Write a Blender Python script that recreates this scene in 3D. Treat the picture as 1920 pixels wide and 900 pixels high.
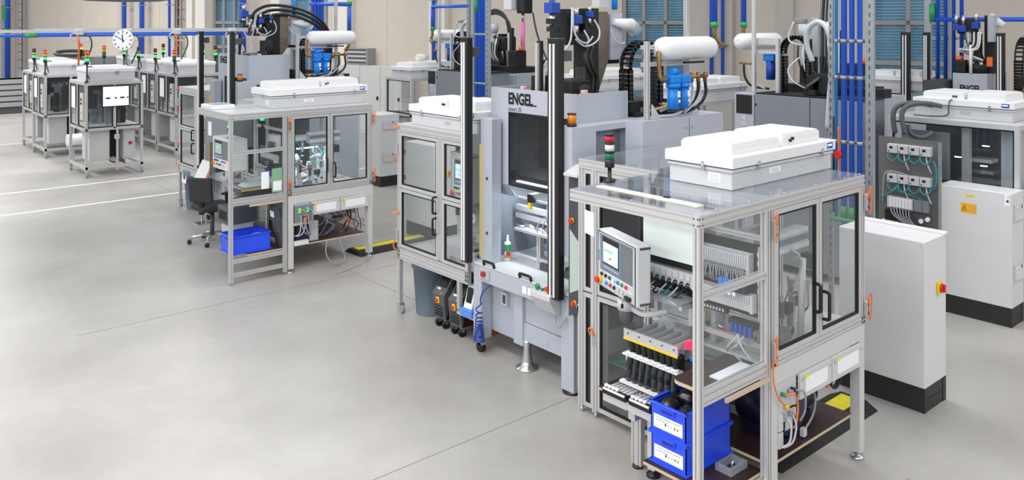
import bpy, bmesh, math, random
from mathutils import Vector, Matrix
random.seed(7)
for o in list(bpy.data.objects): bpy.data.objects.remove(o, do_unlink=True)
scene = bpy.context.scene
COL = scene.collection
PI = math.pi

# ------------------------------------------------------------------ camera
cam_d = bpy.data.cameras.new('camera'); cam = bpy.data.objects.new('camera', cam_d); COL.objects.link(cam)
cam_d.sensor_fit = 'HORIZONTAL'; cam_d.sensor_width = 36.0; cam_d.lens = 36.0*1560/1920
cam_d.shift_y = -408/1920; cam_d.clip_end = 300
cam.location = (0, 0, 3.194); cam.rotation_euler = (PI/2, 0, -math.radians(90-49.117))
scene.camera = cam

# ------------------------------------------------------------------ world and hall lighting
w = bpy.data.worlds.new('hall_ambient'); scene.world = w; w.use_nodes = True
w.node_tree.nodes['Background'].inputs['Color'].default_value = (0.96, 0.98, 1.0, 1)
w.node_tree.nodes['Background'].inputs['Strength'].default_value = 0.64
def hall_light(x, y, z, sx, sy, power):
    l = bpy.data.lights.new('hall_area_light', 'AREA'); l.shape = 'RECTANGLE'; l.size = sx; l.size_y = sy
    l.energy = power; l.color = (1.0, 0.985, 0.96)
    o = bpy.data.objects.new('hall_area_light', l); COL.objects.link(o); o.location = (x, y, z)
# unseen overhead lights; some added to brighten the machine fronts and near floor
for lx, ly, pw in ((-3.0, -1.5, 330), (-2.5, 5.5, 140), (-8.5, 3.0, 800), (-8.5, 10.0, 650), (1.5, -3.0, 200), (2.0, 5.5, 270), (8.5, -2.5, 220), (8.5, 5.5, 170), (8.5, 13.0, 120), (15.0, -1.0, 130), (12.0, 13.0, 20),
                   (0.5, 21.0, 520), (7.5, 21.0, 260), (4.0, 30.0, 620), (12.0, 22.0, 50)):
    hall_light(lx, ly, 6.6, 1.6, 5.0, pw)
vs = scene.view_settings
vs.view_transform = 'Standard'; vs.look = 'None'; vs.gamma = 1.0; vs.exposure = 0.0; vs.use_curve_mapping = False
try:
    scene.cycles.transparent_max_bounces = 40; scene.cycles.max_bounces = 8
except Exception: pass

# ------------------------------------------------------------------ materials
def lin(c):
    return tuple((v/255/12.92) if v/255 <= .04045 else ((v/255+.055)/1.055)**2.4 for v in c)
MAT = {}
def mat(name, rgb, rough=.5, metal=0., noise=0., nscale=20., emit=0., spec=.5, bump=0., bscale=60., stretch=None, coat=0.):
    if name in MAT: return MAT[name]
    m = bpy.data.materials.new(name); m.use_nodes = True; nt = m.node_tree; b = nt.nodes['Principled BSDF']
    c = lin(rgb)+(1,)
    b.inputs['Base Color'].default_value = c; b.inputs['Roughness'].default_value = rough
    b.inputs['Metallic'].default_value = metal; b.inputs['Specular IOR Level'].default_value = spec
    if coat: b.inputs['Coat Weight'].default_value = coat
    tc = None
    if noise or bump:
        tc = nt.nodes.new('ShaderNodeTexCoord'); mp = nt.nodes.new('ShaderNodeMapping')
        nt.links.new(tc.outputs['Object'], mp.inputs['Vector'])
        if stretch: mp.inputs['Scale'].default_value = stretch
    if noise:
        n = nt.nodes.new('ShaderNodeTexNoise'); n.inputs['Scale'].default_value = nscale; n.inputs['Detail'].default_value = 3
        r = nt.nodes.new('ShaderNodeValToRGB')
        r.color_ramp.elements[0].position = .3; r.color_ramp.elements[1].position = .7
        r.color_ramp.elements[0].color = tuple(v*(1-noise) for v in c[:3])+(1,)
        r.color_ramp.elements[1].color = tuple(min(1, v*(1+noise)) for v in c[:3])+(1,)
        nt.links.new(mp.outputs['Vector'], n.inputs['Vector']); nt.links.new(n.outputs['Fac'], r.inputs['Fac'])
        nt.links.new(r.outputs['Color'], b.inputs['Base Color'])
    if bump:
        n2 = nt.nodes.new('ShaderNodeTexNoise'); n2.inputs['Scale'].default_value = bscale
        bp = nt.nodes.new('ShaderNodeBump'); bp.inputs['Strength'].default_value = bump; bp.inputs['Distance'].default_value = .01
        nt.links.new(mp.outputs['Vector'], n2.inputs['Vector']); nt.links.new(n2.outputs['Fac'], bp.inputs['Height'])
        nt.links.new(bp.outputs['Normal'], b.inputs['Normal'])
    if emit:
        b.inputs['Emission Color'].default_value = c; b.inputs['Emission Strength'].default_value = emit
    MAT[name] = m
    return m
def clear(name, tint=(250, 252, 252), milky=.03, rough=.02, gloss=1.0, milk=(235, 238, 242)):
    m = bpy.data.materials.new(name); m.use_nodes = True; nt = m.node_tree
    for n in list(nt.nodes): nt.nodes.remove(n)
    out = nt.nodes.new('ShaderNodeOutputMaterial'); tr = nt.nodes.new('ShaderNodeBsdfTransparent')
    tr.inputs['Color'].default_value = lin(tint)+(1,)
    gl = nt.nodes.new('ShaderNodeBsdfGlossy'); gl.inputs['Roughness'].default_value = rough
    gl.inputs['Color'].default_value = (gloss, gloss, gloss, 1)
    df = nt.nodes.new('ShaderNodeBsdfDiffuse'); df.inputs['Color'].default_value = lin(milk)+(1,)
    m1 = nt.nodes.new('ShaderNodeMixShader'); m1.inputs['Fac'].default_value = milky
    nt.links.new(tr.outputs[0], m1.inputs[1]); nt.links.new(df.outputs[0], m1.inputs[2])
    fr = nt.nodes.new('ShaderNodeFresnel')
    ge = nt.nodes.new('ShaderNodeNewGeometry'); mr = nt.nodes.new('ShaderNodeMapRange')
    mr.inputs['To Min'].default_value = 1.42; mr.inputs['To Max'].default_value = 1/1.42
    nt.links.new(ge.outputs['Backfacing'], mr.inputs['Value']); nt.links.new(mr.outputs['Result'], fr.inputs['IOR'])
    m2 = nt.nodes.new('ShaderNodeMixShader'); nt.links.new(fr.outputs[0], m2.inputs['Fac'])
    nt.links.new(m1.outputs[0], m2.inputs[1]); nt.links.new(gl.outputs[0], m2.inputs[2])
    nt.links.new(m2.outputs[0], out.inputs['Surface']); MAT[name] = m
    return m
alu = mat('anodised_aluminium', (208, 208, 209), .38, .5)
alu_far = mat('anodised_aluminium_plain', (206, 207, 208), .42, .5, .03, 30)
steel = mat('bright_steel', (205, 207, 210), .22, .9, .03, 30)
galv = mat('galvanised_steel', (165, 172, 178), .45, .6, .08, 25)
tablegrey = mat('light_grey_paint', (200, 201, 200), .45, 0, .015, 6)
cabgrey = mat('cabinet_pale_grey_paint', (214, 215, 217), .42, 0, .015, 4, bump=.02, bscale=300)
enggrey = mat('silver_grey_paint', (178, 184, 196), .42, .1, .025, 60)
engdark = mat('mid_grey_paint', (128, 134, 143), .45, .1, .03, 40)
white = mat('white_plastic', (228, 229, 231), .42)
offwhite = mat('off_white_plastic', (196, 198, 202), .45, 0, .015, 8)
paper = mat('white_paper', (238, 240, 246), .7, 0, .01, 30)
ink = mat('grey_print', (150, 152, 158), .7)
black = mat('black_plastic', (20, 20, 22), .42, 0, .06, 30)
blackmat = mat('black_matt_paint', (16, 17, 18), .62, 0, .1, 20)
blackrub = mat('black_rubber', (24, 24, 25), .75, 0, .1, 40)
dark = mat('dark_grey_paint', (70, 73, 77), .5, 0, .05, 20)
plinth = mat('black_plinth_paint', (38, 37, 36), .5, 0, .05, 20)
charcoal = mat('charcoal_plastic', (82, 86, 89), .5, 0, .04, 30)
binrub = mat('blue_grey_polyethylene', (108, 122, 136), .55, 0, .04, 15)
crate = mat('blue_polypropylene', (44, 84, 240), .38, 0, .03, 12)
bluepipe = mat('blue_pipe_paint', (30, 92, 212), .38, 0, .04, 10)
bluefit = mat('light_blue_filter_plastic', (18, 130, 225), .35)
bluesol = mat('deep_blue_solenoid_paint', (20, 66, 165), .4)
bluehose = mat('blue_polyurethane_hose', (24, 66, 165), .3)
green = mat('green_fitting_plastic', (40, 150, 85), .4)
greenlens = mat('green_lens_unlit', (12, 100, 80), .25)
greenlit = mat('green_lens_lit', (40, 230, 110), .3, emit=2.2)
redlens = mat('red_lens_unlit', (176, 26, 44), .25)
redlit = mat('red_lens_lit', (250, 50, 36), .3, emit=2.0)
reddark = mat('dark_red_lens_unlit', (110, 34, 30), .3)
yellowlens = mat('yellow_lens_unlit', (205, 180, 20), .3)
yellowlit = mat('yellow_lens_lit', (250, 190, 40), .3, emit=1.6)
clearlens = mat('clear_lens_unlit', (215, 215, 216), .25)
amber = mat('amber_lens', (206, 118, 20), .22)
orange = mat('orange_plastic', (235, 105, 35), .45)
orangecab = mat('orange_cable_sheath', (232, 120, 60), .5)
yellow = mat('yellow_plastic', (238, 200, 20), .42)
yellowramp = mat('yellow_rubber', (214, 200, 30), .6, 0, .1, 15)
stick_y = mat('yellow_sticker', (240, 225, 20), .5)
stick_o = mat('orange_warning_sticker', (250, 180, 0), .5)
red = mat('red_plastic', (215, 40, 30), .4)
brass = mat('weathered_brass', (150, 122, 74), .35, .8, .1, 30)
navy = mat('navy_motor_paint', (26, 32, 66), .35, 0, .08, 15)
brownboard = mat('dark_brown_film_faced_board', (52, 34, 34), .45, 0, .12, 30)
plyedge = mat('birch_plywood_edge', (196, 178, 152), .6, 0, .12, 60, stretch=(1, 1, 8))
wood = mat('beech_worktop', (206, 165, 108), .5, 0, .08, 12, stretch=(1, 8, 1))
teal = mat('teal_air_hose', (40, 140, 145), .35)
clearhose = mat('clear_grey_hose', (190, 195, 200), .25)
greycable = mat('grey_cable_sheath', (150, 152, 156), .5)
violet = mat('violet_cable_sheath', (120, 85, 150), .5)
pink = mat('pink_lifting_strap', (240, 130, 190), .6)
beigew = mat('beige_wall_paint', (204, 195, 184), .8, 0, .02, 3, bump=.04, bscale=50)
greyw = mat('grey_concrete_column', (186, 181, 174), .75, 0, .03, 4)
whitecol = mat('white_column_paint', (226, 222, 214), .7, 0, .01, 4)
framegrey = mat('window_frame_grey', (150, 148, 147), .5, 0, .03, 10)
blindmat = mat('blue_grey_blind_slat', (168, 194, 208), .5, 0, .05, 8)
linewhite = mat('white_floor_marking', (236, 236, 236), .45, 0, .04, 8)
jointm = mat('floor_joint_filler', (128, 126, 124), .8)
screen_off = mat('pale_display_glass', (214, 224, 220), .25, emit=.22)
pendglass = mat('pale_green_display_glass', (178, 194, 186), .2)
roller_m = mat('satin_roller_steel', (150, 152, 156), .4, .5)
screen_blue = mat('lit_display_pale_blue', (196, 214, 240), .3, emit=.55)
screen_white = mat('lit_display_white', (244, 248, 255), .3, emit=.85)
screen_dark = mat('dark_display_glass', (16, 22, 26), .15)
hmi_blue = mat('blue_grey_keypad', (110, 130, 152), .45)
hmi_grey = mat('grey_keypad_panel', (112, 118, 124), .5)
greentxt = mat('green_display_field', (120, 225, 160), .4, emit=.4)
fabric = mat('black_chair_fabric', (52, 53, 56), .85, 0, .12, 60)
bagblack = mat('black_parts_in_film', (26, 27, 30), .18, 0, .5, 60, bump=.9, bscale=45, coat=.6)
bagfilm = mat('glossy_dark_film_bag', (40, 42, 46), .2, .0, .45, 22, bump=.7, bscale=28, coat=.5)
copper = mat('steel_brown_sheet', (128, 118, 104), .35, .6, .1, 12)
led = mat('machine_lamp_led', (235, 245, 255), .4, emit=9)
ledred = mat('red_indicator_led', (255, 30, 60), .4, emit=3)
ledorange = mat('orange_indicator_led', (255, 140, 30), .4, emit=3)
greyrub = mat('grey_duct_cloth', (95, 112, 122), .8, 0, .05, 6)
doc_green = mat('green_document_sleeve', (130, 176, 140), .4)
warmpaper = mat('cream_label', (228, 222, 205), .6)
acry = clear('clear_acrylic_sheet', (249, 251, 251), .012)
roofacry = clear('clear_acrylic_roof_sheet', (240, 242, 246), .06, .04)
smoke = clear('tinted_safety_pane', (168, 170, 174), .05, .03, 1.0, (120, 122, 126))
greenacry = clear('green_edged_acrylic', (205, 238, 222), .12, .05, 1.0, (80, 210, 160))
film = clear('clear_film', (230, 235, 240), .22, .12)
winglass = clear('window_glass', (214, 234, 242), .02, .01)

# ------------------------------------------------------------------ mesh helpers
OFF = Vector((0, 0, 0)); XF = [None]
def rloc(o):
    while o.parent: o = o.parent
    return o.location
class MB:
    def __init__(s): s.v = []; s.f = []; s.sm = []
    def _add(s, vs_, fs, smooth=False):
        n = len(s.v); s.v += [tuple(v) for v in vs_]
        for f in fs: s.f.append(tuple(i+n for i in f)); s.sm.append(smooth)
        return s
    def box(s, x0, x1, y0, y1, z0, z1):
        if x0 > x1: x0, x1 = x1, x0
        if y0 > y1: y0, y1 = y1, y0
        if z0 > z1: z0, z1 = z1, z0
        return s._add([(x0,y0,z0),(x1,y0,z0),(x1,y1,z0),(x0,y1,z0),(x0,y0,z1),(x1,y0,z1),(x1,y1,z1),(x0,y1,z1)],
                      [(0,3,2,1),(4,5,6,7),(0,1,5,4),(1,2,6,5),(2,3,7,6),(3,0,4,7)])
    def cb(s, c, d): return s.box(c[0]-d[0]/2, c[0]+d[0]/2, c[1]-d[1]/2, c[1]+d[1]/2, c[2]-d[2]/2, c[2]+d[2]/2)
    def prism(s, poly, axis, a, b, smooth=False):
        # poly: 2D points in the two other axes (x:(y,z) y:(x,z) z:(x,y))
        def p3(p, t):
            return (t,p[0],p[1]) if axis == 'x' else (p[0],t,p[1]) if axis == 'y' else (p[0],p[1],t)
        n = len(poly); vv = [p3(p, a) for p in poly]+[p3(p, b) for p in poly]
        area = sum(poly[i][0]*poly[(i+1)%n][1]-poly[(i+1)%n][0]*poly[i][1] for i in range(n))
        flip = (area > 0) != (axis == 'y')
        if b < a: flip = not flip
        c0 = tuple(range(n)); c1 = tuple(range(2*n-1, n-1, -1))
        sides = [(i, i+n, (i+1) % n+n, (i+1) % n) for i in range(n)]
        if flip:
            c0 = c0[::-1]; c1 = c1[::-1]; sides = [t[::-1] for t in sides]
        base = len(s.v); s.v += vv
        for t in (c0, c1): s.f.append(tuple(i+base for i in t)); s.sm.append(False)
        for t in sides: s.f.append(tuple(i+base for i in t)); s.sm.append(smooth)
        return s
    def ring(s, pts, radii, n=10, caps=True, smooth=True):
        pts = [Vector(p) for p in pts]
        if not isinstance(radii, (list, tuple)): radii = [radii]*len(pts)
        base = len(s.v); up = None
        for i, p in enumerate(pts):
            if i == 0: t = pts[1]-p
            elif i == len(pts)-1: t = p-pts[i-1]
            else: t = pts[i+1]-pts[i-1]
            if t.length < 1e-9: t = Vector((0, 0, 1))
            t.normalize()
            if up is None:
                up = Vector((0, 0, 1)) if abs(t.z) < .9 else Vector((1, 0, 0))
            a = up - t*up.dot(t)
            if a.length < 1e-6: a = t.orthogonal()
            a.normalize(); b = t.cross(a); up = a
            for k in range(n):
                an = 2*PI*k/n; q = p+(a*math.cos(an)+b*math.sin(an))*radii[i]
                s.v.append(tuple(q))
        m = len(pts)
        for i in range(m-1):
            for k in range(n):
                a0 = base+i*n+k; a1 = base+i*n+(k+1) % n
                s.f.append((a0, a1, a1+n, a0+n)); s.sm.append(smooth)
        if caps:
            s.f.append(tuple(base+k for k in range(n))[::-1]); s.sm.append(False)
            s.f.append(tuple(base+(m-1)*n+k for k in range(n))); s.sm.append(False)
        return s
    def cyl(s, p0, p1, r, n=14): return s.ring([p0, p1], r, n)
    def cone(s, p0, p1, r0, r1, n=16): return s.ring([p0, p1], [r0, r1], n)
    def lathe(s, c, prof_, n=20): return s.ring([(c[0], c[1], c[2]+z) for r, z in prof_], [max(r, 1e-4) for r, z in prof_], n)
    def tube(s, pts, r, n=7, sub=5):
        P_ = [Vector(p) for p in pts]; out = []
        if len(P_) == 2: out = P_
        else:
            for i in range(len(P_)-1):
                p0 = P_[max(i-1, 0)]; p1 = P_[i]; p2 = P_[i+1]; p3 = P_[min(i+2, len(P_)-1)]
                for k in range(sub):
                    t = k/sub
                    out.append(.5*((2*p1)+(p2-p0)*t+(2*p0-5*p1+4*p2-p3)*t*t+(3*p1-p0-3*p2+p3)*t**3))
            out.append(P_[-1])
        return s.ring(out, r, n)
    def build(s, name, m, parent=None, loc=None, bevel=0, seg=2):
        vv = [Vector(v) for v in s.v]
        if XF[0]: vv = [XF[0](v) for v in vv]
        vv = [v+OFF for v in vv]
        if parent is not None: org = Vector(rloc(parent))
        elif loc is not None: org = (XF[0](Vector(loc)) if XF[0] else Vector(loc))+OFF
        else:
            xs = [v.x for v in vv]; ys = [v.y for v in vv]; zs = [v.z for v in vv]
            org = Vector(((min(xs)+max(xs))/2, (min(ys)+max(ys))/2, min(zs)))
        me = bpy.data.meshes.new(name); me.from_pydata([tuple(v-org) for v in vv], [], s.f)
        me.polygons.foreach_set('use_smooth', s.sm)
        if bevel:
            bm = bmesh.new(); bm.from_mesh(me)
            es = [e for e in bm.edges if len(e.link_faces) == 2 and e.calc_face_angle(0) > .6]
            bmesh.ops.bevel(bm, geom=es, offset=bevel, segments=seg, affect='EDGES', profile=.5, clamp_overlap=True)
            bm.to_mesh(me); bm.free()
        me.materials.append(m); me.update()
        o = bpy.data.objects.new(name, me); COL.objects.link(o)
        if parent is not None: o.parent = parent
        else: o.location = org
        return o
def slotpoly(wu, wv, d=.009, sw=.011):
    def side(L):
        n = max(1, round(L/.042)); pts = []
        for i in range(n):
            c = (i+.5)*L/n
            pts += [(c-sw/2, 0), (c-sw/2, d), (c+sw/2, d), (c+sw/2, 0)]
        return pts
    p = []
    p += [(-wu/2, -wv/2)]+[(-wu/2+a, -wv/2+b) for a, b in side(wu)]
    p += [(wu/2, -wv/2)]+[(wu/2-b, -wv/2+a) for a, b in side(wv)]
    p += [(wu/2, wv/2)]+[(wu/2-a, wv/2-b) for a, b in side(wu)]
    p += [(-wu/2, wv/2)]+[(-wu/2+b, wv/2-a) for a, b in side(wv)]
    return p
DET = [True]
def prof(parent, name, axis, a0, a1, c, wd=(.042, .042), m=None):
    if DET[0]: poly = [(c[0]+p[0], c[1]+p[1]) for p in slotpoly(*wd)]
    else: poly = [(c[0]+a*wd[0]/2, c[1]+b*wd[1]/2) for a, b in ((-1,-1),(1,-1),(1,1),(-1,1))]
    return MB().prism(poly, axis, a0, a1).build(name, m or (alu if DET[0] else alu_far), parent)
def B(parent, name, m, x0, x1, y0, y1, z0, z1, bevel=0):
    return MB().box(x0, x1, y0, y1, z0, z1).build(name, m, parent, bevel=bevel)
def C(parent, name, m, p0, p1, r, n=14): return MB().cyl(p0, p1, r, n).build(name, m, parent)
def T(parent, name, m, pts, r, n=7, sub=5): return MB().tube(pts, r, n, sub).build(name, m, parent)
def thing(name, label, cat, loc, group=None):
    o = bpy.data.objects.new(name, None); o.empty_display_size = .1; COL.objects.link(o)
    l = Vector(loc)
    o.location = (XF[0](l) if XF[0] else l)+OFF
    return tag(o, label, cat, group)
def tag(o, label=None, cat=None, group=None, kind=None):
    if label: o['label'] = label
    if cat: o['category'] = cat
    if group: o['group'] = group
    if kind: o['kind'] = kind
    return o
def struct(o): o['kind'] = 'structure'; return o
def many(parent, name, mb, m, locs):
    # alike parts that share one mesh; mb is modelled about the origin
    first = None; out = []
    r = Vector(rloc(parent)) if parent is not None else Vector((0, 0, 0))
    for l in locs:
        l = Vector(l); p = (XF[0](l) if XF[0] else l)+OFF-r
        if first is None:
            sv = XF[0]; so = OFF.copy(); OFF[:] = (0, 0, 0); XF[0] = None
            first = mb.build(name, m, None, loc=(0, 0, 0)); XF[0] = sv; OFF[:] = so
            o = first
        else:
            o = first.copy(); COL.objects.link(o)
        o.parent = parent; o.location = p; out.append(o)
    return out
def dup(root, d, label=None, group=None, rz=None):
    r = root.copy(); COL.objects.link(r); r.location = Vector(root.location)+Vector(d)
    if rz is not None: r.rotation_euler.z = rz
    if label: r['label'] = label
    if group: r['group'] = group
    for ch in root.children:
        c = ch.copy(); COL.objects.link(c); c.parent = r
        for g_ in ch.children:
            e = g_.copy(); COL.objects.link(e); e.parent = c
    return r
def text(parent, name, s, m, origin, face, size, bold=0., depth=.002, sx=1.):
    cu = bpy.data.curves.new('lettering', 'FONT'); cu.body = s; cu.size = size; cu.extrude = depth/2; cu.offset = bold
    tmp = bpy.data.objects.new('lettering', cu); COL.objects.link(tmp)
    dg = bpy.context.evaluated_depsgraph_get(); dg.update()
    me = bpy.data.meshes.new_from_object(tmp.evaluated_get(dg)); bpy.data.objects.remove(tmp); bpy.data.curves.remove(cu)
    ax = {'-x': Matrix(((0,0,-1),(-1,0,0),(0,1,0))), '-y': Matrix(((1,0,0),(0,0,-1),(0,1,0))), '+z': Matrix.Identity(3)}[face]
    org = Vector(rloc(parent)); og = Vector(origin)
    for v in me.vertices:
        q = og+ax @ Vector((v.co.x*sx, v.co.y, v.co.z))
        if XF[0]: q = XF[0](q)
        v.co = q+OFF-org
    me.materials.clear(); me.materials.append(m)
    o = bpy.data.objects.new(name, me); COL.objects.link(o); o.parent = parent
    return o
def frame_yz(mb, x0, x1, y0, y1, z0, z1, t):
    # a rectangular ring in a plane of constant X
    mb.box(x0, x1, y0, y1, z0, z0+t).box(x0, x1, y0, y1, z1-t, z1).box(x0, x1, y0, y0+t, z0+t, z1-t).box(x0, x1, y1-t, y1, z0+t, z1-t); return mb
def frame_xz(mb, y0, y1, x0, x1, z0, z1, t):
    mb.box(x0, x1, y0, y1, z0, z0+t).box(x0, x1, y0, y1, z1-t, z1).box(x0, x0+t, y0, y1, z0+t, z1-t).box(x1-t, x1, y0, y1, z0+t, z1-t); return mb

# ================================================================== the setting
def floor_material():
    m = bpy.data.materials.new('polished_concrete'); m.use_nodes = True; nt = m.node_tree; b = nt.nodes['Principled BSDF']
    tc = nt.nodes.new('ShaderNodeTexCoord')
    n1 = nt.nodes.new('ShaderNodeTexNoise'); n1.inputs['Scale'].default_value = .55; n1.inputs['Detail'].default_value = 7; n1.inputs['Roughness'].default_value = .6
    n2 = nt.nodes.new('ShaderNodeTexNoise'); n2.inputs['Scale'].default_value = 9; n2.inputs['Detail'].default_value = 5
    r1 = nt.nodes.new('ShaderNodeValToRGB'); r2 = nt.nodes.new('ShaderNodeValToRGB')
    r1.color_ramp.elements[0].position = .32; r1.color_ramp.elements[1].position = .68
    r1.color_ramp.elements[0].color = lin((156, 153, 149))+(1,); r1.color_ramp.elements[1].color = lin((180, 178, 176))+(1,)
    r2.color_ramp.elements[0].color = (.90, .90, .90, 1); r2.color_ramp.elements[1].color = (1.04, 1.04, 1.04, 1)
    mx = nt.nodes.new('ShaderNodeMix'); mx.data_type = 'RGBA'; mx.blend_type = 'MULTIPLY'; mx.inputs['Factor'].default_value = 1
    for n in (n1, n2): nt.links.new(tc.outputs['Object'], n.inputs['Vector'])
    nt.links.new(n1.outputs['Fac'], r1.inputs['Fac']); nt.links.new(n2.outputs['Fac'], r2.inputs['Fac'])
    nt.links.new(r1.outputs['Color'], mx.inputs['A']); nt.links.new(r2.outputs['Color'], mx.inputs['B'])
    nt.links.new(mx.outputs['Result'], b.inputs['Base Color'])
    rr = nt.nodes.new('ShaderNodeMapRange'); rr.inputs['To Min'].default_value = .32; rr.inputs['To Max'].default_value = .46
    nt.links.new(n1.outputs['Fac'], rr.inputs['Value']); nt.links.new(rr.outputs['Result'], b.inputs['Roughness'])
    b.inputs['Specular IOR Level'].default_value = .45
    return m
struct(MB().box(-12, 30, -8, 58, -.2, 0).build('floor', floor_material(), loc=(0, 0, 0)))
TR = [0]
def trim(mb, m):
    TR[0] += 1
    return struct(mb.build('trim_%d' % TR[0], m))
trim(MB().box(-6, 10, 15.86, 15.94, .0, .002), linewhite)
trim(MB().box(-6, 10, 17.86, 17.94, .0, .002), linewhite)
trim(MB().box(-6, 4.6, 25.08, 25.16, .0, .002), linewhite)
# saw-cut joints of the concrete slab
for x0, x1, y0, y1 in ((-4, 5.0, 5.02, 5.028), (5.41, 5.418, 5.1, 26), (5.9, 5.908, -4, 2.6), (2.2, 12, 9.3, 9.308)):
    trim(MB().box(x0, x1, y0, y1, .0, .001), jointm)

# the outer wall stands at a slight angle to the machine grid: (s along wall, t out of wall, z)
WA = Vector((16.77, 7.31, 0)); WU = Vector((-.285, .9585, 0)); WN = Vector((-.9585, -.285, 0))
def wallxf(v): return WA+WU*v[0]+WN*v[1]+Vector((0, 0, v[2]))
XF[0] = wallxf
WINS = [(-.72, .80), (4.62, 6.25), (15.95, 17.6), (19.75, 21.3)]    # glazed bays
solid = []
a = -14
for s0, s1 in WINS: solid.append((a, s0)); a = s1
solid.append((a, 60))
wb = MB()
for s0, s1 in solid: wb.box(s0, s1, -.35, 0, 0, 9)
for s0, s1 in WINS: wb.box(s0, s1, -.35, 0, 0, .35)
struct(wb.build('wall_back', beigew))
NW = [0]
def bay(s0, s1, cols, zbars):
    NW[0] += 1
    wn = struct(thing('window_%d' % NW[0], None, None, ((s0+s1)/2, 0, .35)))
    fr = MB().box(s0, s0+.09, -.12, -.02, .35, 9).box(s1-.09, s1, -.12, -.02, .35, 9).box(s0, s1, -.12, -.02, .35, .45)
    fr.build('window_frame', framegrey, wn)
    cw = (s1-s0)/cols
    for k in range(1, cols):
        MB().box(s0+k*cw-.04, s0+k*cw+.04, -.11, -.03, .45, 9).build('mullion', framegrey, wn)
    zz = [.45]+list(zbars)+[9]
    for z in zbars: MB().box(s0+.09, s1-.09, -.11, -.03, z-.045, z+.045).build('transom', framegrey, wn)
    for k in range(cols):
        for i in range(len(zz)-1):
            MB().box(s0+k*cw+.05, s0+(k+1)*cw-.05, -.08, -.07, zz[i]+.04, min(zz[i+1], 5.2)-.04).build('pane', winglass, wn)
    sl = MB(); z = .5
    while z < 5.2:
        sl.prism([(-.17, z), (-.22, z+.055), (-.215, z+.055), (-.165, z)], 'x', s0+.03, s1-.03); z += .062
    tag(sl.build('blind', blindmat, wn), kind='stuff')
bay(-.72, .80, 2, (2.38, 3.19, 4.0)); bay(4.62, 6.25, 3, (2.38, 3.19, 4.0)); bay(15.95, 17.6, 2, (2.38, 3.19, 4.0)); bay(19.75, 21.3, 3, (2.38, 3.19, 4.0))
for i, (s0, s1, t, m) in enumerate(((3.5, 4.55, .25, greyw), (2.23, 2.57, .12, greyw), (14.9, 15.42, .3, whitecol), (11.4, 11.95, .2, whitecol),
                                    (17.7, 18.2, .25, whitecol), (21.4, 21.9, .25, whitecol), (22.2, 22.5, .15, whitecol), (25.1, 25.4, .2, greyw), (26.2, 26.45, .2, greyw), (34.1, 35.3, .25, beigew), (33.2, 33.5, .15, greyw))):
    TR[0] += 1; struct(MB().box(s0, s1, 0, t, 0, 9).build('trim_%d' % TR[0], m))
# vertical joints between the precast wall panels
for s in (9.0, 13.6, 24.2, 27.6, 29.2, 30.8):
    TR[0] += 1; struct(MB().box(s, s+.015, 0, .004, 0, 9).build('trim_%d' % TR[0], greyw))
XF[0] = None

# ================================================================== assembly cells (operator niche + enclosed body)
CELL = {1: 'cell with two stacked blue crates', 2: 'cell beside the office chair'}
roofgrey = mat('grey_roof_sheet', (198, 199, 200), .3, 0, .01, 5)
def lathefoot(parent, x, y, h=.05, r=.045):
    MB().lathe((x, y, 0), [(r, 0), (r, .012), (r*.8, .02), (.012, .024), (.012, h)], 16).build('levelling_foot', steel, parent)
def interlock(parent, x, y, z, side):
    h = B(parent, 'door_interlock', steel, x-.016, x+.016, y-.03, y-.002, z-.06, z+.06, .004)
    B(h, 'bolt', dark, x-.008, x+.008, y-.034, y-.03, z-.04, z-.024); B(h, 'bolt', dark, x-.008, x+.008, y-.034, y-.03, z+.024, z+.04)
    d = side*.020
    T(h, 'cable', orangecab, [(x, y-.03, z+.05), (x+d*.6, y-.04, z+.11), (x+d, y-.045, z+.09), (x+d*1.1, y-.04, z+.0), (x+d*.8, y-.038, z-.08), (x, y-.03, z-.05)], .0048)
    C(h, 'plug', orange, (x, y-.03, z+.03), (x, y-.03, z+.085), .010, 8)
def gdoor_xz(parent, y, x0, x1, z0, z1, pane=acry, handle=None, name='door'):
    d = frame_xz(MB(), y-.012, y+.018, x0, x1, z0, z1, .034).build(name, alu, parent)
    g = frame_xz(MB(), y-.008, y+.012, x0+.014, x1-.014, z0+.014, z1-.014, .004).build('frame_groove', dark, d)
    frame_xz(MB(), y-.010, y+.014, x0+.034, x1-.034, z0+.034, z1-.034, .013).build('seal', blackrub, d)
    B(d, 'pane', pane, x0+.04, x1-.04, y, y+.005, z0+.04, z1-.04)
    if handle:
        hx, hz = handle
        T(d, 'handle', black, [(hx, y-.012, hz-.095), (hx, y-.05, hz-.09), (hx, y-.055, hz-.06), (hx, y-.055, hz+.06), (hx, y-.05, hz+.09), (hx, y-.012, hz+.095)], .012, 8, 3)
    return d
def gdoor_yz(parent, x, y0, y1, z0, z1, pane=acry, handle=None, fm=None, name='door'):
    d = frame_yz(MB(), x-.012, x+.018, y0, y1, z0, z1, .034).build(name, fm or alu, parent)
    frame_yz(MB(), x-.008, x+.012, y0+.014, y1-.014, z0+.014, z1-.014, .004).build('frame_groove', dark, d)
    frame_yz(MB(), x-.010, x+.014, y0+.034, y1-.034, z0+.034, z1-.034, .013).build('seal', blackrub, d)
    B(d, 'pane', pane, x, x+.005, y0+.04, y1-.04, z0+.04, z1-.04)
    if handle:
        for hy, hz in handle:
            T(d, 'handle', black, [(x-.012, hy, hz-.085), (x-.05, hy, hz-.08), (x-.055, hy, hz-.055), (x-.055, hy, hz+.055), (x-.05, hy, hz+.08), (x-.012, hy, hz+.085)], .012, 8, 3)
    return d
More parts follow.
